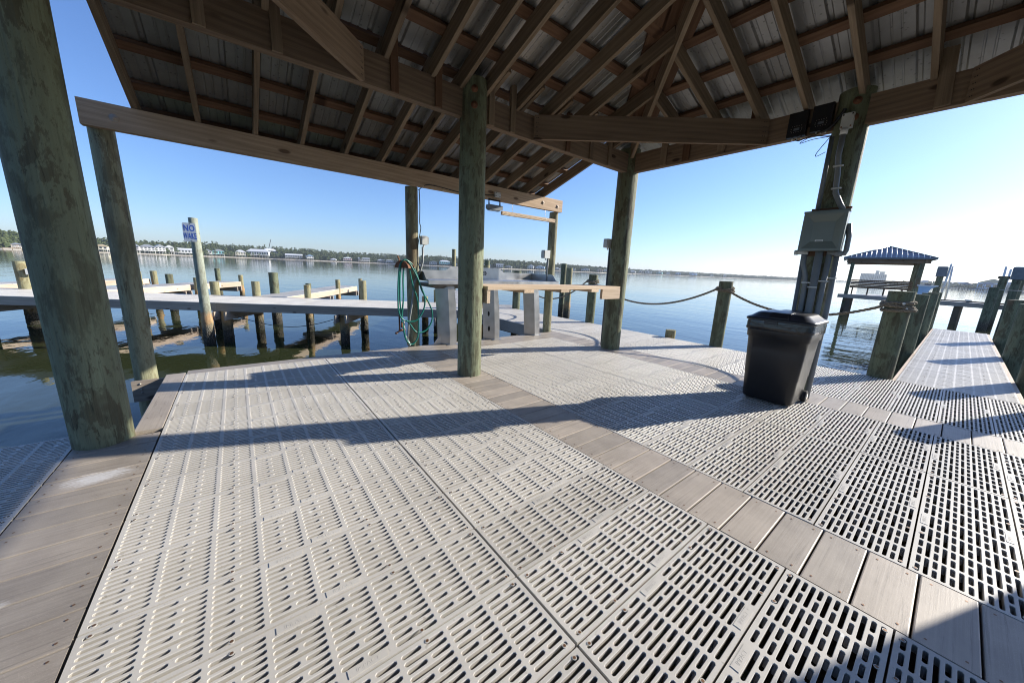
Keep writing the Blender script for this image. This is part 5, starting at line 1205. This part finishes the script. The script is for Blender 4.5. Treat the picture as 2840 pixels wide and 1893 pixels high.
# ------------------------------------------------------------------ boathouse, cross dock and lift gear on the right
BN = Vector((math.cos(math.atan2(5.3, 36.4)), math.sin(math.atan2(5.3, 36.4)), 0)); BT = Vector((BN.y, -BN.x, 0))
bo = Vector((35.86, 4.91, 0)); bang = math.atan2(BT.y, BT.x)      # local x to the right, local y away
bh = thing('bench_shelter', tuple(bo), 'open bench shelter with blue grey hipped metal roof standing over the water', 'bench shelter', rotz=bang); mw = WM[bh.name]
W_, D_ = 3.45, 3.4
for x in (0, W_):
    for y in (0, D_*0.5, D_):
        b = MB(); b.box(x-0.11, x+0.11, y-0.11, y+0.11, -1.7, 2.62, mw); b.build('post', 'pile_green', bh)
for y in (-0.13, D_+0.13): board('beam', mw @ Vector((-0.35, y, 2.93)), mw @ Vector((W_+0.35, y, 2.93)), 0.09, 0.33, 'beam', bh)
for x in (-0.13, W_+0.13): board('beam', mw @ Vector((x, -0.3, 2.935)), mw @ Vector((x, D_+0.3, 2.935)), 0.09, 0.30, 'beam', bh)
b = MB(); e = 0.55; cxm = W_/2+0.02; za = 3.86
v = [(-e, -e, 2.95), (W_+e, -e, 2.95), (W_+e, D_+e, 2.95), (-e, D_+e, 2.95), (cxm, D_/2-0.15, za), (cxm, D_/2+0.15, za)]
b.add([mw @ Vector(q) for q in v], [(0, 1, 4), (1, 2, 5, 4), (2, 3, 5), (3, 0, 4, 5)]); rf = b.build('roof', 'blue_roof', bh)
for i in range(18):       # front slope seams, coloured white to stand in for their sunlit glints
    x = -e+0.13+i*0.255; t = 1-abs(x-cxm)/(cxm+e) if x < cxm else 1-abs(x-cxm)/(W_+e-cxm)
    if t < 0.05: continue
    p0 = mw @ Vector((x, -e, 2.955)); yt = -e+(D_/2-0.15+e)*t; p1 = mw @ Vector((x, yt, 2.955+(za-2.95)*t)); bb = MB(); bb.tube([p0, p1], 0.026, 6); bb.build('seam', 'white', rf)
for a, c in ((0, 4), (1, 4), (2, 5), (3, 5)): bb = MB(); bb.tube([mw @ Vector(v[a]), mw @ Vector(v[c])], 0.045, 6); bb.build('hip_cap', 'blue_roof', rf)
b = MB(); b.box(-e, W_+e, -e-0.02, -e, 2.86, 2.965, mw); b.box(-e-0.02, -e, -e, D_+e, 2.86, 2.965, mw); b.box(W_+e, W_+e+0.02, -e, D_+e, 2.86, 2.965, mw); b.build('fascia', 'sheet_grey', rf)
bnc = thing('long_bench', tuple(mw @ Vector((1.9, 0.6, 0))), 'long brown slatted bench inside the open bench shelter', 'bench', rotz=bang)
b = MB()
for z in (1.33, 1.22, 1.11, 1.0, 0.89, 0.80): b.box(0.12, W_-0.1, 1.20, 1.24, z-0.045, z+0.04, mw)
b.build('backrest', 'teak', bnc)
b = MB()
for y in (0.78, 0.88, 0.98, 1.08): b.box(0.12, W_-0.1, y, y+0.085, 0.75, 0.785, mw)
b.build('seat', 'teak', bnc)
for x in (0.3, 1.15, 2.0, 2.9): b = MB(); b.box(x-0.04, x+0.04, 0.85, 1.2, 0.25, 0.75, mw); b.build('leg', 'dark_wood', bnc)
# cross dock
cdk = thing('cross_dock', (33, 0, 0), 'grey cross dock behind the pier with piles and cleats', 'dock')
A, Bv = Vector((35.3, 5.25, 0.26)), Vector((31.2, -7.0, 0.26)); mwd, L = frame(A, Bv, (0, 0, 1))
b = MB(); b.box(0, L, -0.0, 1.6, -0.04, 0.0, mwd); b.build('deck', 'grate_far', cdk)
b = MB(); b.box(0, L, -0.04, 0, -0.26, -0.005, mwd); b.build('fascia_board', 'fascia', cdk)
b = MB(); b.box(0, 4.6, 1.6, 5.2, -0.05, -0.001, mwd); b.build('deck', 'grate_far', cdk)
for x in (0.6, 4.4, 6.0, 9.2, 12): b = MB(); b.box(x-0.14, x+0.14, 0.2, 0.5, -2.0, -0.06, mwd); b.build('pile', 'dark_wood', cdk)
for x in (4.75, 6.35): b = MB(); b.tube([mwd @ Vector((x-0.14, 0.25, 0.13)), mwd @ Vector((x+0.14, 0.25, 0.13))], 0.035, 6); b.box(x-0.06, x+0.06, 0.2, 0.3, 0, 0.12, mwd); b.build('cleat', 'white_pl', cdk)
b = MB(); b.box(3.9, 8.2, 0.18, 0.24, 0.02, 0.09, mwd); b.build('kerb', 'dark_wood', cdk)
def pp(x, y, r, z, l, lean=None, mat='pile_green', nm='dock_pile'): return tag(pole(nm, x, y, r, -2, z, mat, None, k=14, rings=14, oyster=False, lean=lean), l, 'pile', 'cross dock piles')
pp(29.72, -1.50, 0.17, 1.20, 'dark pile standing in front of the cross dock near the pier end')
pp(32.8, -1.80, 0.15, 1.79, 'left post of the boat lift frame behind the cross dock'); pp(32.84, -2.35, 0.15, 1.79, 'right post of the boat lift frame behind the cross dock')
pp(36.5, 0.58, 0.16, 1.80, 'post carrying the left lift motor beside the bench shelter'); pp(31.2, -2.15, 0.15, 1.70, 'post carrying the right lift motor')
o = board('crossbar', (32.8, -1.6, 1.84), (32.84, -2.6, 1.80), 0.12, 0.14, 'dark_wood', None); tag(o, 'short timber crossbar on top of the boat lift frame', 'beam')
for c, s, l in (((36.5, 0.56, 2.10), 0.46, 'grey lift motor cover on the post right of the bench shelter'), ((31.2, -2.15, 1.96), 0.44, 'grey lift motor cover at the far right edge')):
    m = thing('lift_motor', c, l, 'lift motor', 'boat lift motors'); b = MB(); h = s/2
    b.ring([rrect(c[0], c[1], h*q, h*q, 0.06, c[2]+z) for z, q in ((-0.33, 0.92), (-0.30, 1.0), (0.26, 1.02), (0.31, 0.98), (0.33, 0.8))], True, True); b.build('cover', 'sheet_grey', m)
    b = MB(); b.box(c[0]-0.1, c[0]+0.1, c[1]-0.1, c[1]+0.1, c[2]-0.42, c[2]-0.33); b.build('mount', 'steel', m)
for (p0, p1, l) in (((36.53, 0.34, 0.2), (36.48, 0.246, 2.62), 'leftmost white plastic guide pole beside the bench shelter'), ((36.9, 0.1, 0.2), (36.55, 0.177, 2.50), 'second white guide pole beside the bench shelter'), ((36.86, -1.96, 0.2), (36.85, -1.904, 2.5), 'taller white guide pole at the far right'), ((36.88, -2.07, 0.2), (36.88, -2.11, 2.34), 'shorter white guide pole at the far right')):
    b = MB(); b.tube([p0, p1], 0.055, 10); tag(b.build('guide_pole', 'white'), l, 'guide pole', 'white boat guide poles')
b = MB(); b.tube([(35.4, 0.45, 1.05), (29.7, -1.45, 1.09), (29.8, -3.2, 1.08)], 0.018, 6); tag(b.build('guard_cable', 'steel'), 'thin cable strung between the piles above the cross dock', 'cable')
# fish cleaning sink next to the shelter
sk = thing('cleaning_sink', (35.3, 0.95, 0.26), 'pale blue white cleaning sink on a stand right of the bench shelter', 'sink')
tf = T(35.3, 0.95, 0) @ Matrix.Rotation(bang, 4, 'Z')
b = MB(); b.box(-0.45, 0.42, -0.3, 0.3, 1.10, 1.18, tf); b.build('rim', 'white', sk)
b = MB(); b.ring([[tf @ Vector(q) for q in ((-0.38, -0.25, 1.1), (0.35, -0.25, 1.1), (0.35, 0.25, 1.1), (-0.38, 0.25, 1.1))], [tf @ Vector(q) for q in ((-0.36, -0.24, 0.95), (0.15, -0.24, 0.95), (0.15, 0.24, 0.95), (-0.36, 0.24, 0.95))], [tf @ Vector(q) for q in ((-0.34, -0.2, 0.28), (-0.08, -0.2, 0.28), (-0.08, 0.2, 0.28), (-0.34, 0.2, 0.28))]]); b.build('stand', 'w_blue', sk)
b = MB(); b.box(-0.15, 0.12, -0.1, 0.1, 1.18, 1.27, tf); b.build('cutting_block', 'w_brown', sk)

# ------------------------------------------------------------------ thin haze over the bay
hz = MB(); hz.box(-1900, 2600, -900, 2600, WATER-1.5, 36.0); M['haze'] = bpy.data.materials.new('haze'); M['haze'].use_nodes = True
hn = M['haze'].node_tree; hn.nodes.remove(hn.nodes['Principled BSDF']); pv = hn.nodes.new('ShaderNodeVolumePrincipled')
pv.inputs['Color'].default_value = (0.80, 0.90, 1.0, 1); pv.inputs['Density'].default_value = 0.00022; pv.inputs['Anisotropy'].default_value = 0.25
hn.links.new(pv.outputs[0], hn.nodes['Material Output'].inputs['Volume'])
ho = hz.build('haze', 'haze'); ho['kind'] = 'stuff'
